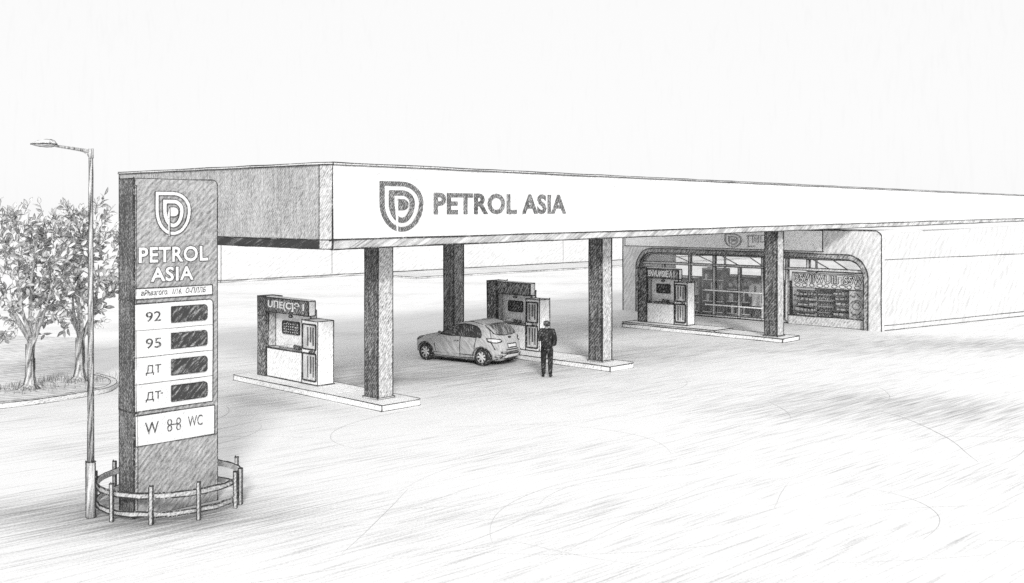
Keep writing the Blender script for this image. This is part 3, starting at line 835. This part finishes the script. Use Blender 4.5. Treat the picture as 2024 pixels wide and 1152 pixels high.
    patch('badge', [-.07, 0, .07], [.945, .93, .945], [.97, .985, .97], pencil('dark_trim', .8, 30), rear, -.014, 1)
    mb = MB(); mb.box(.5, 3.4, -.72, .72, .13, .19); mb.build('underbody', blk, t)
    for xw in (.70, 3.14):
        for sgn in (1, -1):
            mb = MB(); y0 = sgn * .65; y1 = sgn * .855; prof_t = [(.19, y1 - sgn*.0), (.27, y1 + sgn * .008), (.295, y1 - sgn * .02), (.30, y1 - sgn * .06), (.30, y0 + sgn * .03), (.27, y0), (.17, y0)]
            NW = 32
            for i in range(NW):
                for (ra, ya), (rb, yb) in zip(prof_t, prof_t[1:]):
                    c0, s0, c1, s1 = math.cos(2*math.pi*i/NW), math.sin(2*math.pi*i/NW), math.cos(2*math.pi*(i+1)/NW), math.sin(2*math.pi*(i+1)/NW)
                    mb.poly([(ra*c0, ya, ra*s0), (ra*c1, ya, ra*s1), (rb*c1, yb, rb*s1), (rb*c0, yb, rb*s0)], 0, True)
            wh = mb.build('wheel', blk, t, loc=(xw, 0, .30))
            mb = MB(); yb_ = y1 - sgn * .05
            mb.tube([(0, y0 + sgn * .01, 0), (0, yb_, 0)], .188, 24, 1)
            for i in range(7):
                a_ = i * 2 * math.pi / 7; c, s = math.cos(a_), math.sin(a_)
                pts = [(c * r - s * w, yb_, s * r + c * w) for r, w in ((.03, -.02), (.172, -.028), (.172, .028), (.03, .02))]
                mb.prism(pts, (0, sgn * .035, 0), 0)
            mb.tube([(0, yb_, 0), (0, yb_ + sgn * .045, 0)], .045, 12, 0)
            for i in range(24):
                c0, s0, c1, s1 = math.cos(2*math.pi*i/24), math.sin(2*math.pi*i/24), math.cos(2*math.pi*(i+1)/24), math.sin(2*math.pi*(i+1)/24)
                mb.poly([(.178*c0, yb_ + sgn*.04, .178*s0), (.178*c1, yb_ + sgn*.04, .178*s1), (.195*c1, yb_ + sgn*.04, .195*s1), (.195*c0, yb_ + sgn*.04, .195*s0)], 0)
            mb.build('rim', [pencil('pale_alloy', .25, 30, dark=.15), blk], wh)
make_car()

# ================================================================== PERSON
def skin(name, V, E, Rr, mat, parent, sub=1, root=0):
    me = bpy.data.meshes.new(name); me.from_pydata([tuple(v) for v in V], E, [])
    o = bpy.data.objects.new(name, me); COL.objects.link(o)
    md = o.modifiers.new('skin', 'SKIN'); md.use_smooth_shade = True
    sl = me.skin_vertices[0].data if me.skin_vertices else None
    if sl is None:
        bm = bmesh.new(); bm.from_mesh(me); bm.verts.layers.skin.verify(); bm.to_mesh(me); bm.free(); sl = me.skin_vertices[0].data
    for i, r in enumerate(Rr):
        sl[i].radius = r if isinstance(r, tuple) else (r, r); sl[i].use_root = (i == root)
    if sub:
        s2 = o.modifiers.new('sub', 'SUBSURF'); s2.levels = sub; s2.render_levels = sub
    bpy.context.view_layer.update()
    m2 = bpy.data.meshes.new_from_object(o.evaluated_get(bpy.context.evaluated_depsgraph_get()))
    bpy.data.objects.remove(o)
    m2.materials.clear(); m2.materials.append(mat)
    for p in m2.polygons: p.use_smooth = True
    o2 = bpy.data.objects.new(name, m2); COL.objects.link(o2); o2.parent = parent
    return o2
def make_person():
    O = G(1081, 745); d = 31
    t = thing('person', 'person in dark shirt and trousers standing with back turned beside the hatchback', 'person', O, math.radians(-4))
    # local: +y is the way the person faces (away from the road), left is -x
    V, E, Rr = [], [], []
    def add(p, r, par=None):
        V.append(Vector(p)); Rr.append(r)
        if par is not None: E.append((par, len(V) - 1))
        return len(V) - 1
    pel = add((0, 0, .92), .085); sp_ = add((0, 0, 1.12), .08, pel); ch = add((0, .0, 1.33), .09, sp_)
    nk = add((0, .01, 1.47), .055, ch); hd0 = add((0, .02, 1.55), (.062, .075), nk); hd1 = add((0, .02, 1.64), (.075, .09), hd0); hd2 = add((0, .015, 1.70), (.055, .065), hd1)
    for s in (-1, 1):
        sh = add((s * .165, 0, 1.39), .05, ch)
        if s < 0: el = add((-.225, -.01, 1.13), .04, sh); wr = add((-.24, .02, .90), .027, el); pm = add((-.243, .03, .83), (.022, .038), wr)
        else: el = add((.238, -.035, 1.13), .042, sh); wr = add((.215, .03, .95), .028, el); pm = add((.19, .055, .88), (.024, .038), wr)
        hp = add((s * .085, 0, .84), .07, pel); kn = add((s * .095, .01, .49), .052, hp); ank = add((s * .10, -.01, .09), .043, kn); toe = add((s * .125, .11, .04), (.04, .028), ank)
        fx = V[pm]; down = (V[pm] - V[wr]).normalized()
        for i, (dy, L1) in enumerate(((.032, .075), (.011, .083), (-.011, .078), (-.031, .062))):
            f0 = add(fx + Vector((0, dy, -.02)), .0105, pm); f1 = add(fx + Vector((0, dy * 1.15, -.02)) + down * L1 * .55 + Vector((-s * .004, 0, 0)), .0095, f0)
            add(fx + Vector((0, dy * 1.1, -.02)) + down * L1 + Vector((-s * .018, .006, 0)), .008, f1)
        th = add(fx + Vector((-s * .004, .042, .025)), .012, pm); th2 = add(fx + Vector((-s * .012, .066, -.01)), .0105, th); add(fx + Vector((-s * .016, .07, -.038)), .009, th2)
    body = skin('body', V, E, Rr, pencil('skin_tone', .45, d, dark=.12, paper=.7), t, 1)
    # face: nose, ears, eyes as one small mesh on the head front
    skm = pencil('skin_tone', .45, d, dark=.12, paper=.7)
    mb = MB(); mb.prism([(-.012, .105, 1.60), (.012, .105, 1.60), (0, .10, 1.65)], (0, .018, -.006)); mb.build('nose', skm, t)
    for s in (-1, 1):
        mb = MB(); mb.tube([(s * .076, .015, 1.66), (s * .088, .01, 1.645), (s * .086, .015, 1.61), (s * .074, .022, 1.595)], [.010, .014, .012, .008], 6); mb.build('ear', skm, t)
        mb = MB(); mb.tube([(s * .032 - .012, .097, 1.645), (s * .032 + .012, .099, 1.645)], .007, 6); mb.build('eye', pencil('dark_hair', .95, d, dark=.025, paper=.34), t)
    mb = MB(); mb.tube([(-.022, .095, 1.57), (0, .101, 1.568), (.022, .095, 1.57)], .005, 5); mb.build('mouth', pencil('dark_hair', .95, d, dark=.025, paper=.34), t)
    dkcl = pencil('dark_cloth', 1.0, d, dark=.02, paper=.34); dkt = pencil('dark_trousers', 1.0, d, dark=.02, paper=.3)
    V, E, Rr = [], [], []
    a0 = add((0, 0, .80), (.20, .16)); a1 = add((0, 0, 1.0), (.20, .14), a0); a2 = add((0, 0, 1.15), (.195, .135), a1); a3 = add((0, 0, 1.32), (.20, .13), a2); a4 = add((0, 0, 1.43), (.10, .085), a3); add((0, .005, 1.475), (.062, .065), a4)
    for s in (-1, 1):
        b1 = add((s * .175, 0, 1.365), .105, a3)
        if s < 0: b2_ = add((-.215, -.005, 1.24), .088, b1); add((-.222, -.005, 1.06), .078, b2_)
        else: b2_ = add((.235, -.035, 1.14), .084, b1); add((.215, .03, .92), .07, b2_)
    skin('shirt', V, E, Rr, dkcl, t, 1, 0)
    V, E, Rr = [], [], []
    a0 = add((0, 0, .95), (.165, .12)); 
    for s in (-1, 1):
        b1 = add((s * .092, 0, .82), .112, a0); b2_ = add((s * .102, .012, .48), .088, b1); b3 = add((s * .102, .0, .16), .066, b2_); add((s * .103, -.005, .06), .066, b3)
    skin('trousers', V, E, Rr, dkt, t, 1, 0)
    for s in (-1, 1):
        V, E, Rr = [], [], []
        q0 = add((s * .10, -.06, .045), (.045, .04)); q1 = add((s * .11, .05, .045), (.05, .042), q0); add((s * .135, .16, .032), (.045, .028), q1)
        skin('shoe', V, E, Rr, dkt, t, 1, 0)
    V, E, Rr = [], [], []
    q0 = add((0, -.04, 1.50), .105); q1 = add((0, -.042, 1.60), .122, q0); add((0, -.015, 1.685), .112, q1)
    skin('hair', V, E, Rr, pencil('dark_hair', .95, d, dark=.025, paper=.34), t, 1, 0)
make_person()

# ================================================================== SHOP
KO = G(1745, 655); kd = 46.0
shop = thing('station_shop', 'low station shop with wide arched glazed front behind the islands', 'shop', KO, ROT)
KL = PL(KO, AI, 1235, 600)[0]
def ks(x, y=600): return PL(KO, AI, x, y)
KH = 4.10
kk_ = iw(kd, .9)
arch_r, arch_l, arch_t = ks(1720)[0], ks(1262)[0], 3.10
def arch(ins, z0=.0):
    y0, y1, zt_, r = arch_r + ins, arch_l - ins, arch_t - ins, .95 - ins
    pts = [(y0, z0)]
    for i in range(9): a_ = math.radians(180 - 90 * i / 8); pts.append((y0 + r + r * math.cos(a_), zt_ - r + r * math.sin(a_)))
    for i in range(9): a_ = math.radians(90 - 90 * i / 8); pts.append((y1 - r + r * math.cos(a_), zt_ - r + r * math.sin(a_)))
    pts.append((y1, z0)); return pts
A0, A1, A2 = arch(0), arch(.20), arch(.26)
facade_m = pencil('grey_facade', .30, 45, (.3, -.6, 1), dark=.28, cross=.3, paper=.80)
outer = [(-.02, 0), (-.02, KH - .25)] + [(-.02 + .25 - .25 * math.cos(a_ * math.pi / 12), KH - .25 + .25 * math.sin(a_ * math.pi / 12)) for a_ in range(1, 7)] + [(KL, KH), (KL, 0)]
loop = outer + A0[::-1]
tri = tessellate_polygon([[Vector((y, z, 0)) for y, z in loop]])
mb = MB()
for xx in (-.16, .10): mb.mesh([(xx, y, z) for y, z in loop], tri, 0)
n = len(loop)
for i in range(n):
    (ya, za_), (yb, zb_) = loop[i], loop[(i+1) % n]
    mb.poly([(-.16, ya, za_), (-.16, yb, zb_), (.10, yb, zb_), (.10, ya, za_)])
mb.line([(-.162, y, z) for y, z in outer])
mb.line([(-.162, KL - .02, 0), (-.162, KL - .02, KH)])
mb.build('facade', facade_m, shop, kk_, 45, auto=False)
mb = MB()
yl, yr_ = ks(1240)[0], ks(1630)[0]
mb.box(-.175, -.162, yr_, yl, arch_t + .10, KH - .02)
mb.build('sign_panel', pencil('pale_sign_panel', .04, 45, paper=.95, dark=.3), shop, kk_ * .8, 45)
# arch frame
mb = MB()
for ra, rb in ((A0, A1),):
    for i in range(len(ra) - 1):
        a_, b_, c_, e_ = ra[i], ra[i+1], rb[i+1], rb[i]
        mb.poly([(-.20, *a_), (-.20, *b_), (-.20, *c_), (-.20, *e_)])
        mb.poly([(-.20, *a_), (-.20, *b_), (-.158, *b_), (-.158, *a_)])
        mb.poly([(-.20, *e_), (-.20, *c_), (.12, *c_), (.12, *e_)])
mb.line([(-.202, y, z) for y, z in A0]); mb.line([(-.202, y, z) for y, z in A1])
frame = mb.build('window_frame', pencil('dark_frame', .66, 45, dark=.10), shop, kk_ * 1.1, 45, auto=False)
mb = MB()
for i in range(len(A1) - 1):
    mb.poly([(-.06, *A1[i]), (-.06, *A1[i+1]), (-.06, *A2[i+1]), (-.06, *A2[i])]); mb.poly([(-.06, *A2[i]), (-.06, *A2[i+1]), (.1, *A2[i+1]), (.1, *A2[i])])
mb.line([(-.062, y, z) for y, z in A2])
mb.build('inner_frame', pencil('pale_frame', .22, 45, dark=.15), frame, kk_ * .8, 45, auto=False)
TZ = ks(1300, 519)[1]
pm_ = pencil('pale_mullion', .30, 45, dark=.15)
def mull(px, z0, z1_, w=.13):
    y = ks(px)[0]; mb = MB(); mb.box(-.04, .06, y - w/2, y + w/2, z0, z1_)
    mb.build('mullion', pm_, frame, kk_ * .8, 45, over=False)
for px, z0, z1_ in ((1312, .05, TZ - .06), (1364, .05, arch_t - .26), (1412, .05, arch_t - .26), (1462, .05, TZ - .06), (1508, .05, arch_t - .26), (1556, .05, arch_t - .26), (1598, TZ + .06, arch_t - .26), (1706, TZ + .06, arch_t - .7)):
    mull(px, z0, z1_)
mb = MB(); mb.box(-.045, .055, A2[0][0], A2[-1][0], TZ - .055, TZ + .055); mb.build('transom', pm_, frame, kk_ * .8, 45, over=False)
mb = MB(); mb.box(-.045, .055, ks(1556)[0], A2[-1][0], .04, .13); mb.build('sill', pm_, frame, kk_ * .8, 45, over=False)
mb = MB(); mb.box(-.05, .10, A1[0][0], ks(1556)[0] - .07, .0, .40); mb.build('stall_riser', pencil('grey_riser', .34, 45, dark=.2), frame, kk_, 45, over=False)
for z in (1.22, .55):
    mb = MB(); mb.box(-.075, -.05, ks(1508)[0], ks(1395)[0], z, z + .055); mb.build('push_bar', pencil('white_bar', .03, 45, paper=.95), frame)
gm = glass_mat()
bays = [1712, 1556, 1508, 1412, 1364, 1268]
for a_, b_ in zip(bays, bays[1:]):
    y0, y1 = ks(a_)[0] + .02, ks(b_)[0] - .02
    mb = MB(); mb.box(.012, .02, y0, y1, .06, arch_t - .2); mb.build('window_pane', gm, frame)
# diagonal ties behind the top lights
for pa, pb in ((1322, 1360), (1372, 1408), (1420, 1452), (1474, 1500), (1600, 1632), (1640, 1668)):
    ya, yb = ks(pa)[0], ks(pb)[0]; mb = MB(); mb.tube([(.35, ya, arch_t - .30), (.35, yb, TZ + .02)], .03, 6)
    mb.build('ceiling_tie', pencil('dark_tie', .6, 45), shop)
# shell behind the facade
sdir = Vector((.82, .573, 0)); ls = Vector((sdir.x * AX.x + sdir.y * AX.y, sdir.x * AI.x + sdir.y * AI.y, 0)).normalized()
wallm = pencil('white_shop_wall', .26, 46, (.9, -.1, .9), dark=.42, paper=.66)
mb = MB(); p0 = Vector((.11, .02, 0)); p1 = p0 + ls * 26
nn = Vector((-ls.y, ls.x, 0))
mb.prism([p0, p1, p1 + nn * .2, p0 + nn * .2], (0, 0, 3.98))
for v_ in mb.v:
    if v_.z > 1 and v_.x > 5: v_.z = 4.6
for z in (ks(1755, 514)[1], .22):
    mb.line([p0 - nn * .004 + Vector((0, 0, z)), p1 - nn * .004 + Vector((0, 0, z))])
mb.line([p0 - nn * .004 + Vector((0, 0, .02)), p1 - nn * .004 + Vector((0, 0, .02))])
sw = mb.build('wall', wallm, shop, kk_ * .7, 45, auto=False)
sw['label'] = 'plain white side wall'
inm = pencil('pale_interior', .12, 46, dark=.4, paper=.93)
mb = MB(); mb.box(.11, 3.9, KL - .2, KL, 0, KH - .12); mb.box(.11, .2, KL - .5, KL - .21, .02, KH - .13)
mb.build('wall', inm, shop)
mb = MB(); mb.prism([(3.9, -.5, 0), (p1.x, p1.y + .25, 0), (p1.x, 2.4, 0), (3.9, 2.4, 0)], (0, 0, KH - .12)); mb.build('rear_wing', inm, shop)
mb = MB(); mb.box(3.82, 3.88, 2.45, KL - .21, KH - .42, KH - .13); mb.box(3.82, 3.88, 2.45, KL - .21, .0, .1)  # unseen rear glazing, added to let daylight into the shop
for y_ in (2.5, 5.0, 7.5, 10.0, KL - .3): mb.box(3.80, 3.90, y_, y_ + .08, .1, KH - .42)
rearf = mb.build('added_rear_window_frame', pencil('pale_mullion', .30, 45, dark=.15), shop)
mb = MB(); mb.box(3.84, 3.85, 2.5, KL - .25, .1, KH - .42); mb.build('window_pane', glass_mat(), rearf)
mb = MB(); mb.box(.11, 3.9, .02, KL, KH - .115, KH - .025); mb.build('roof', inm, shop)
mb = MB(); mb.box(.13, 3.55, .25, KL - .25, .01, .05); mb.build('floor', pencil('shop_floor', .10, 46, dark=.3, paper=.9), shop)
# emblem and lettering above the windows (letters partly hidden by the column)
def kfr(y0, zz): return lambda x, y, o: (-.176 - o, y0 - x, zz + y)
y0, zt_ = ks(1436, 461); y1, _ = ks(1471, 475); zb_ = ks(1452, 489)[1]
mb = MB(); emblem(mb, kfr(y0, zt_), y0 - y1, zt_ - zb_, 0, 1, False, .015)
mb.build('emblem', [pencil('grey_letters', .60, 40, dark=.15), pencil('pale_sign_panel', .04, 45, paper=.95, dark=.3)], shop)
mb = MB(); 
def st(pts, r=.022):
    mb.tube([(-.185, *ks(*p)) for p in pts], r, 5)
st([(1480, 466), (1492, 466)]); st([(1483, 467), (1483, 487)]); st([(1481, 488), (1496, 486)])
st([(1492, 465), (1504, 465), (1504, 478), (1492, 478), (1492, 465)]); st([(1496, 468), (1496, 475), (1501, 475), (1501, 468), (1496, 468)], .015); st([(1496, 471.5), (1501, 471.5)], .015)
st([(1508, 465), (1521, 465), (1521, 478), (1508, 478), (1508, 465)])
mb.build('lettering', pencil('grey_letters', .60, 40, dark=.15), shop)

# ------------------------------------------------------------------ things inside the shop window
krot = ROT
def inworld(x, y, z=.05): return KO + Vector((AX.x * x + AI.x * y, AX.y * x + AI.y * y, z))
def rack(px0, px1, depth, h, label, tone, group='goods racks inside the shop', shelves=4, x0=.9, goods=True, gt=.7):
    ya, yb = ks(px1)[0], ks(px0)[0]
    t = thing('display_rack', label, 'rack', inworld(x0, ya), krot, group)
    w = yb - ya; m_ = pencil('rack_panel', tone, 46, dark=.08)
    mb = MB(); mb.box(depth, depth + .04, 0, w, 0, h); mb.build('back_board', m_, t, kk_ * .6, 45)
    for y in (0, w - .04):
        mb = MB(); mb.box(0, depth - .002, y, y + .04, 0, h); mb.build('side_board', m_, t)
    for i in range(shelves + 1):
        z = .06 + (h - .12) * i / shelves
        mb = MB(); mb.box(.0, depth - .004, .042, w - .042, z, z + .04); mb.build('shelf', pencil('white_bar', .03, 45, paper=.95), t)
    if goods:
        rnd = random.Random(int(px0)); gb = MB()
        for i in range(shelves):
            z = .06 + (h - .12) * i / shelves + .042; hh = (h - .12) / shelves - .06; y = .06
            while y < w - .16:
                ww = rnd.uniform(.07, .13); q = hh * rnd.uniform(.5, .95)
                if rnd.random() < .5: gb.box(.06, .06 + ww, y, y + ww, z, z + q, rnd.choice((0, 0, 1)))
                else: gb.tube([(.1, y + ww/2, z), (.1, y + ww/2, z + q * .7), (.1, y + ww/2, z + q)], [ww*.45, ww*.45, ww*.2], 8, rnd.choice((0, 0, 1)))
                y += ww + rnd.uniform(.01, .04)
        g_ = gb.build('goods', [pencil('dark_goods', gt, 46, dark=.05), pencil('pale_goods', .15, 46, paper=.9)])
        g_.matrix_world = Matrix.Translation(inworld(x0, ya)) @ Matrix.Rotation(krot, 4, 'Z')
        tag(g_, 'packed goods standing on the shelves of the ' + label.split(' behind')[0].split(',')[0], 'goods', None, 'stuff')
    return t
rack(1366, 1408, .5, 2.15, 'tall dark goods rack behind the shop windows, next to the pump', .75, gt=.85)
rack(1414, 1462, .5, 1.25, 'waist-high dark goods rack heaped with round goods, inside the shop', .8, shelves=2, gt=.85)
rack(1466, 1506, .4, 1.05, 'low dark goods rack behind the white mannequin', .8, shelves=2, x0=1.6, gt=.85)
rack(1310, 1360, .5, 1.7, 'dark goods rack behind the shop glass, half hidden by the fuel pump', .75, gt=.85)
rack(1375, 1440, .5, 1.75, 'long dark goods rack farther inside the shop, behind the tall rack', .8, x0=2.5, gt=.85)
rack(1445, 1500, .5, 1.6, 'long dark goods rack farther inside the shop, behind the mannequin', .8, x0=2.4, gt=.8)
ya, yb = ks(1460)[0], ks(1416)[0]
rnd = random.Random(5); gb = MB()
for i in range(16):
    r = rnd.uniform(.10, .16); c = Vector((rnd.uniform(.1, .4), (yb - ya) * (i + .5) / 16, 1.27 + r * .9 + rnd.uniform(0, .12)))
    for a_ in range(5):
        pass
    n1, n2 = 6, 10; V = []
    for p in range(n1 + 1):
        for q in range(n2):
            th_, ph = math.pi * p / n1, 2 * math.pi * q / n2
            V.append(c + Vector((math.sin(th_) * math.cos(ph), math.sin(th_) * math.sin(ph), math.cos(th_))) * r)
    gb.mesh(V, [(p*n2 + q, p*n2 + (q+1) % n2, (p+1)*n2 + (q+1) % n2, (p+1)*n2 + q) for p in range(n1) for q in range(n2)], i % 2, True)
    gb.line([c + Vector((-.02, math.cos(k_ * .5236) * r, math.sin(k_ * .5236) * r)) for k_ in range(13)])
g_ = gb.build('round_goods', [pencil('pale_fruit', .25, 45, dark=.2), pencil('grey_fruit', .5, 45, dark=.15)], None, kk_ * .6, 45, auto=False)
g_.matrix_world = Matrix.Translation(inworld(.9, ya)) @ Matrix.Rotation(krot, 4, 'Z')
tag(g_, 'heap of round goods piled on the waist-high rack', 'goods', None, 'stuff')
# white jacket form with dark tie
yc = ks(1484)[0]
mq = thing('mannequin', 'headless mannequin in white jacket and dark tie behind the shop glass', 'mannequin', inworld(.55, yc), krot)
mb = MB(); mb.tube([(0, 0, .02), (0, 0, .6)], [.16, .03], 10); mb.build('stand', pencil('grey_letters', .6, 40, dark=.15), mq)
V = [Vector((0, 0, z)) for z in (.62, .85, 1.1, 1.35, 1.55, 1.68)]; 
mb = MB(); N = 16
prof_m = [(.55, .30, .18), (.8, .26, .16), (1.05, .27, .17), (1.35, .31, .18), (1.52, .29, .15), (1.62, .14, .09), (1.66, .08, .07)]
for (za_, ra, rb), (zb_, rc, rd) in zip(prof_m, prof_m[1:]):
    for i in range(N):
        a0, a1 = 2*math.pi*i/N, 2*math.pi*(i+1)/N
        mb.poly([(rb*math.cos(a0), ra*math.sin(a0), za_), (rb*math.cos(a1), ra*math.sin(a1), za_), (rd*math.cos(a1), rc*math.sin(a1), zb_), (rd*math.cos(a0), rc*math.sin(a0), zb_)], 0, True)
for s in (-1, 1): mb.tube([(0, s * .27, 1.5), (-.02, s * .36, 1.25), (-.05, s * .36, .95)], [.09, .08, .06], 8)
mb.build('jacket', pencil('white_cloth', .0, 46, dark=.3, paper=.95), mq, kk_ * .7, 45, ang=60)
mb = MB(); mb.prism([(-.215, -.02, 1.5), (-.215, .02, 1.5), (-.215, .045, 1.2), (-.215, 0, 1.12), (-.215, -.045, 1.2)], (.03, 0, 0)); mb.tube([(-.1, -.16, 1.60), (-.13, 0, 1.62), (-.1, .16, 1.60)], .04, 6)
mb.build('tie', pencil('dark_goods', .85, 46), mq)
# right-hand bay: banner, cooler, shelves, poster
def board(name, label, cat, px0, px1, py0, py1, x, mat, thick=.02, group=None):
    o = (px0 + px1) / 2
    ya, zb_ = ks(px1, py1)[0], ks(o, py1)[1]; yb, zt_ = ks(px0, py0)[0], ks(o, py0)[1]
    t = thing(name, label, cat, inworld(x, ya, zb_), krot, group)
    mb = MB(); mb.box(0, thick, 0, yb - ya, 0, zt_ - zb_); mb.build('board', mat, t, kk_ * .7, 45, over=False)
    return t, yb - ya, zt_ - zb_
pb_ = pencil('pale_board', .14, 45, dark=.2, paper=.93)
bn_, w, h = board('window_banner', 'long white banner with bold swirly outlined lettering in the right window', 'banner', 1562, 1708, 541, 571, .16, pb_)
mb = MB(); mb.text('ЗSУIIWUIIПSSW', lambda x, y, o: (-.004 - o, w - .1 - x, h * .34 + y), w - .2, h * .58, .03, depth=.008, outline=True)
mb.build('lettering', pencil('white_letters', .0, 45, dark=.3, paper=.95), bn_, kk_ * .7, 45, auto=False, over=False)
mb = MB(); rnd = random.Random(9)
for i in range(9):
    y_ = w - .15 - i * (w - .3) / 9; r = rnd.uniform(.10, .15)
    pts = [(-.006, y_ - r + r * math.cos(a_ * .5236), h * .17 + .07 * math.sin(a_ * .5236)) for a_ in range(12)]
    mb.prism(pts, (.004, 0, 0))
mb.build('lettering', pencil('white_letters', .0, 45, dark=.3, paper=.95), bn_, kk_ * .7, 45, over=False)
bn2, w, h = board('valance', 'dark striped strip hanging above the swirly window banner', 'strip', 1590, 1710, 532.5, 539.5, .2, pencil('dark_goods', .75, 46, dark=.05))
cl, w, h = board('drinks_cooler', 'dark drinks cooler with white shelf edges under the window banner', 'cooler', 1604, 1636, 573, 632, .55, pencil('dark_goods', .96, 46, dark=.03), .5)
for i in range(4):
    z = h * (.2 + .2 * i); mb = MB(); mb.box(-.012, -.001, .02, w - .02, z, z + .05); mb.build('shelf', pencil('white_bar', .03, 45, paper=.95), cl)
mb = MB(); rnd = random.Random(2)
for i in range(5):
    for j in range(7):
        z = h * (.03 + .2 * i); y_ = .05 + j * (w - .1) / 7; mb.tube([(-.03, y_ + .04, z), (-.03, y_ + .04, z + h * rnd.uniform(.05, .12))], .035, 6, 0)
mb.build('bottle_row', pencil('mid_goods', .75, 46, dark=.06), cl)
for px0, px1, lab in ((1562, 1602, 'white shelf unit left of the drinks cooler'), (1638, 1672, 'white shelf unit right of the drinks cooler')):
    t, w, h = board('shelf_unit', lab, 'shelf', px0, px1, 575, 630, .6, pb_, .03, 'white shelf units in the right shop window')
    for i in range(5):
        z = h * (.05 + .19 * i); mb = MB(); mb.box(-.3, -.001, 0, w, z, z + .03); mb.build('shelf', pencil('white_bar', .03, 45, paper=.95), t, kk_ * .7, 45, over=False)
    mb = MB(); rnd = random.Random(px0)
    for i in range(5):
        y_ = .04
        while y_ < w - .2:
            ww = rnd.uniform(.12, .25); hh = h * rnd.uniform(.07, .13); z = h * (.05 + .19 * i) + .032
            mb.box(-.25, -.06, y_, y_ + ww, z, z + hh, rnd.choice((0, 1))); y_ += ww + .02
    mb.build('carton', [pencil('pale_goods', .3, 46), pencil('mid_pale_goods', .45, 46)], t, kk_ * .5, 45, over=False)
po, w, h = board('poster', 'tall window poster with a round swirl drawing at the arch edge', 'poster', 1675, 1705, 575, 636, .14, pencil('pale_poster', .36, 45, dark=.2))
mb = MB()
def ring_(cy, cz, ry, rz_, a0=0, a1=12): mb.tube([(-.008, cy + ry * math.cos(a_ * .5236), cz + rz_ * math.sin(a_ * .5236)) for a_ in range(a0, a1 + 1)], .022, 5)
ring_(w * .5, h * .5, w * .26, h * .12); ring_(w * .5, h * .48, w * .42, h * .2, 1, 7); ring_(w * .55, h * .42, w * .36, h * .22, 7, 11)
mb.tube([(-.008, w * .9, h * .85), (-.008, w * .65, h * .78), (-.008, w * .5, h * .92), (-.008, w * .2, h * .75)], .022, 5)
mb.tube([(-.008, w * .8, h * .15), (-.008, w * .6, h * .25), (-.008, w * .4, h * .1), (-.008, w * .2, h * .22)], .022, 5)
mb.build('drawing', pencil('graphite_writing', .80, 45), po)

# ================================================================== LIGHT, SKY, CAMERA
sunv = Vector((.10, -.90, .44)).normalized()
SUN_EL = math.asin(sunv.z); SUN_AZ = math.atan2(sunv.x, sunv.y)
L_ = bpy.data.lights.new('sun', 'SUN'); L_.energy = 3.0; L_.angle = math.radians(10); L_.color = (1, .995, .985)
lo = bpy.data.objects.new('sun', L_); COL.objects.link(lo)
lo.rotation_euler = (-sunv).to_track_quat('-Z', 'Y').to_euler(); lo.location = (20, -20, 30)
W = bpy.data.worlds.new('World'); SC.world = W; W.use_nodes = True
nt = W.node_tree; nt.nodes.clear(); b = NB(nt)
sky = b.n('ShaderNodeTexSky', sky_type='NISHITA'); sky.sun_disc = False; sky.sun_elevation = SUN_EL; sky.sun_rotation = SUN_AZ
bw = b.n('ShaderNodeRGBToBW'); nt.links.new(sky.outputs[0], bw.inputs[0])
skyv = b.math('MINIMUM', b.math('MULTIPLY', bw.outputs[0], .10), 1.1)
P = b.n('ShaderNodeTexCoord').outputs['Generated']
fib = b.noise(b.comb(b.math('MULTIPLY', b.dot(P, (1,0,0)), 260.0), b.math('MULTIPLY', b.dot(P, (0,1,0)), 260.0), b.math('MULTIPLY', b.dot(P, (0,0,1)), 22.0)), 1.0, 2.0)
soft = b.noise(P, 2.2, 2.0)
val = b.mix(.05, .99, skyv)
val = b.math('SUBTRACT', val, b.math('MULTIPLY', b.math('MAXIMUM', b.math('SUBTRACT', b.math('ADD', fib, b.math('MULTIPLY', soft, .5)), .78), 0.0), .09))
bg = b.n('ShaderNodeBackground'); nt.links.new(b.comb(val, val, val), bg.inputs[0]); bg.inputs[1].default_value = 1.0
o = b.n('ShaderNodeOutputWorld'); nt.links.new(bg.outputs[0], o.inputs[0])

cam = bpy.data.cameras.new('camera'); co = bpy.data.objects.new('camera', cam); COL.objects.link(co)
cam.sensor_width = 36; cam.lens = 36 * FPX / 2024; cam.clip_end = 3000; cam.clip_start = .1
cam.shift_x = 0; cam.shift_y = -(576 - HY) / 2024
co.location = (0, 0, H); co.rotation_euler = (math.radians(90), 0, 0)
SC.camera = co
vs = SC.view_settings; vs.view_transform = 'Standard'; vs.look = 'None'; vs.exposure = 0.0; vs.gamma = 1.0
SC.cycles.use_denoising = False; SC.cycles.max_bounces = 8; SC.cycles.diffuse_bounces = 6; SC.cycles.transparent_max_bounces = 12
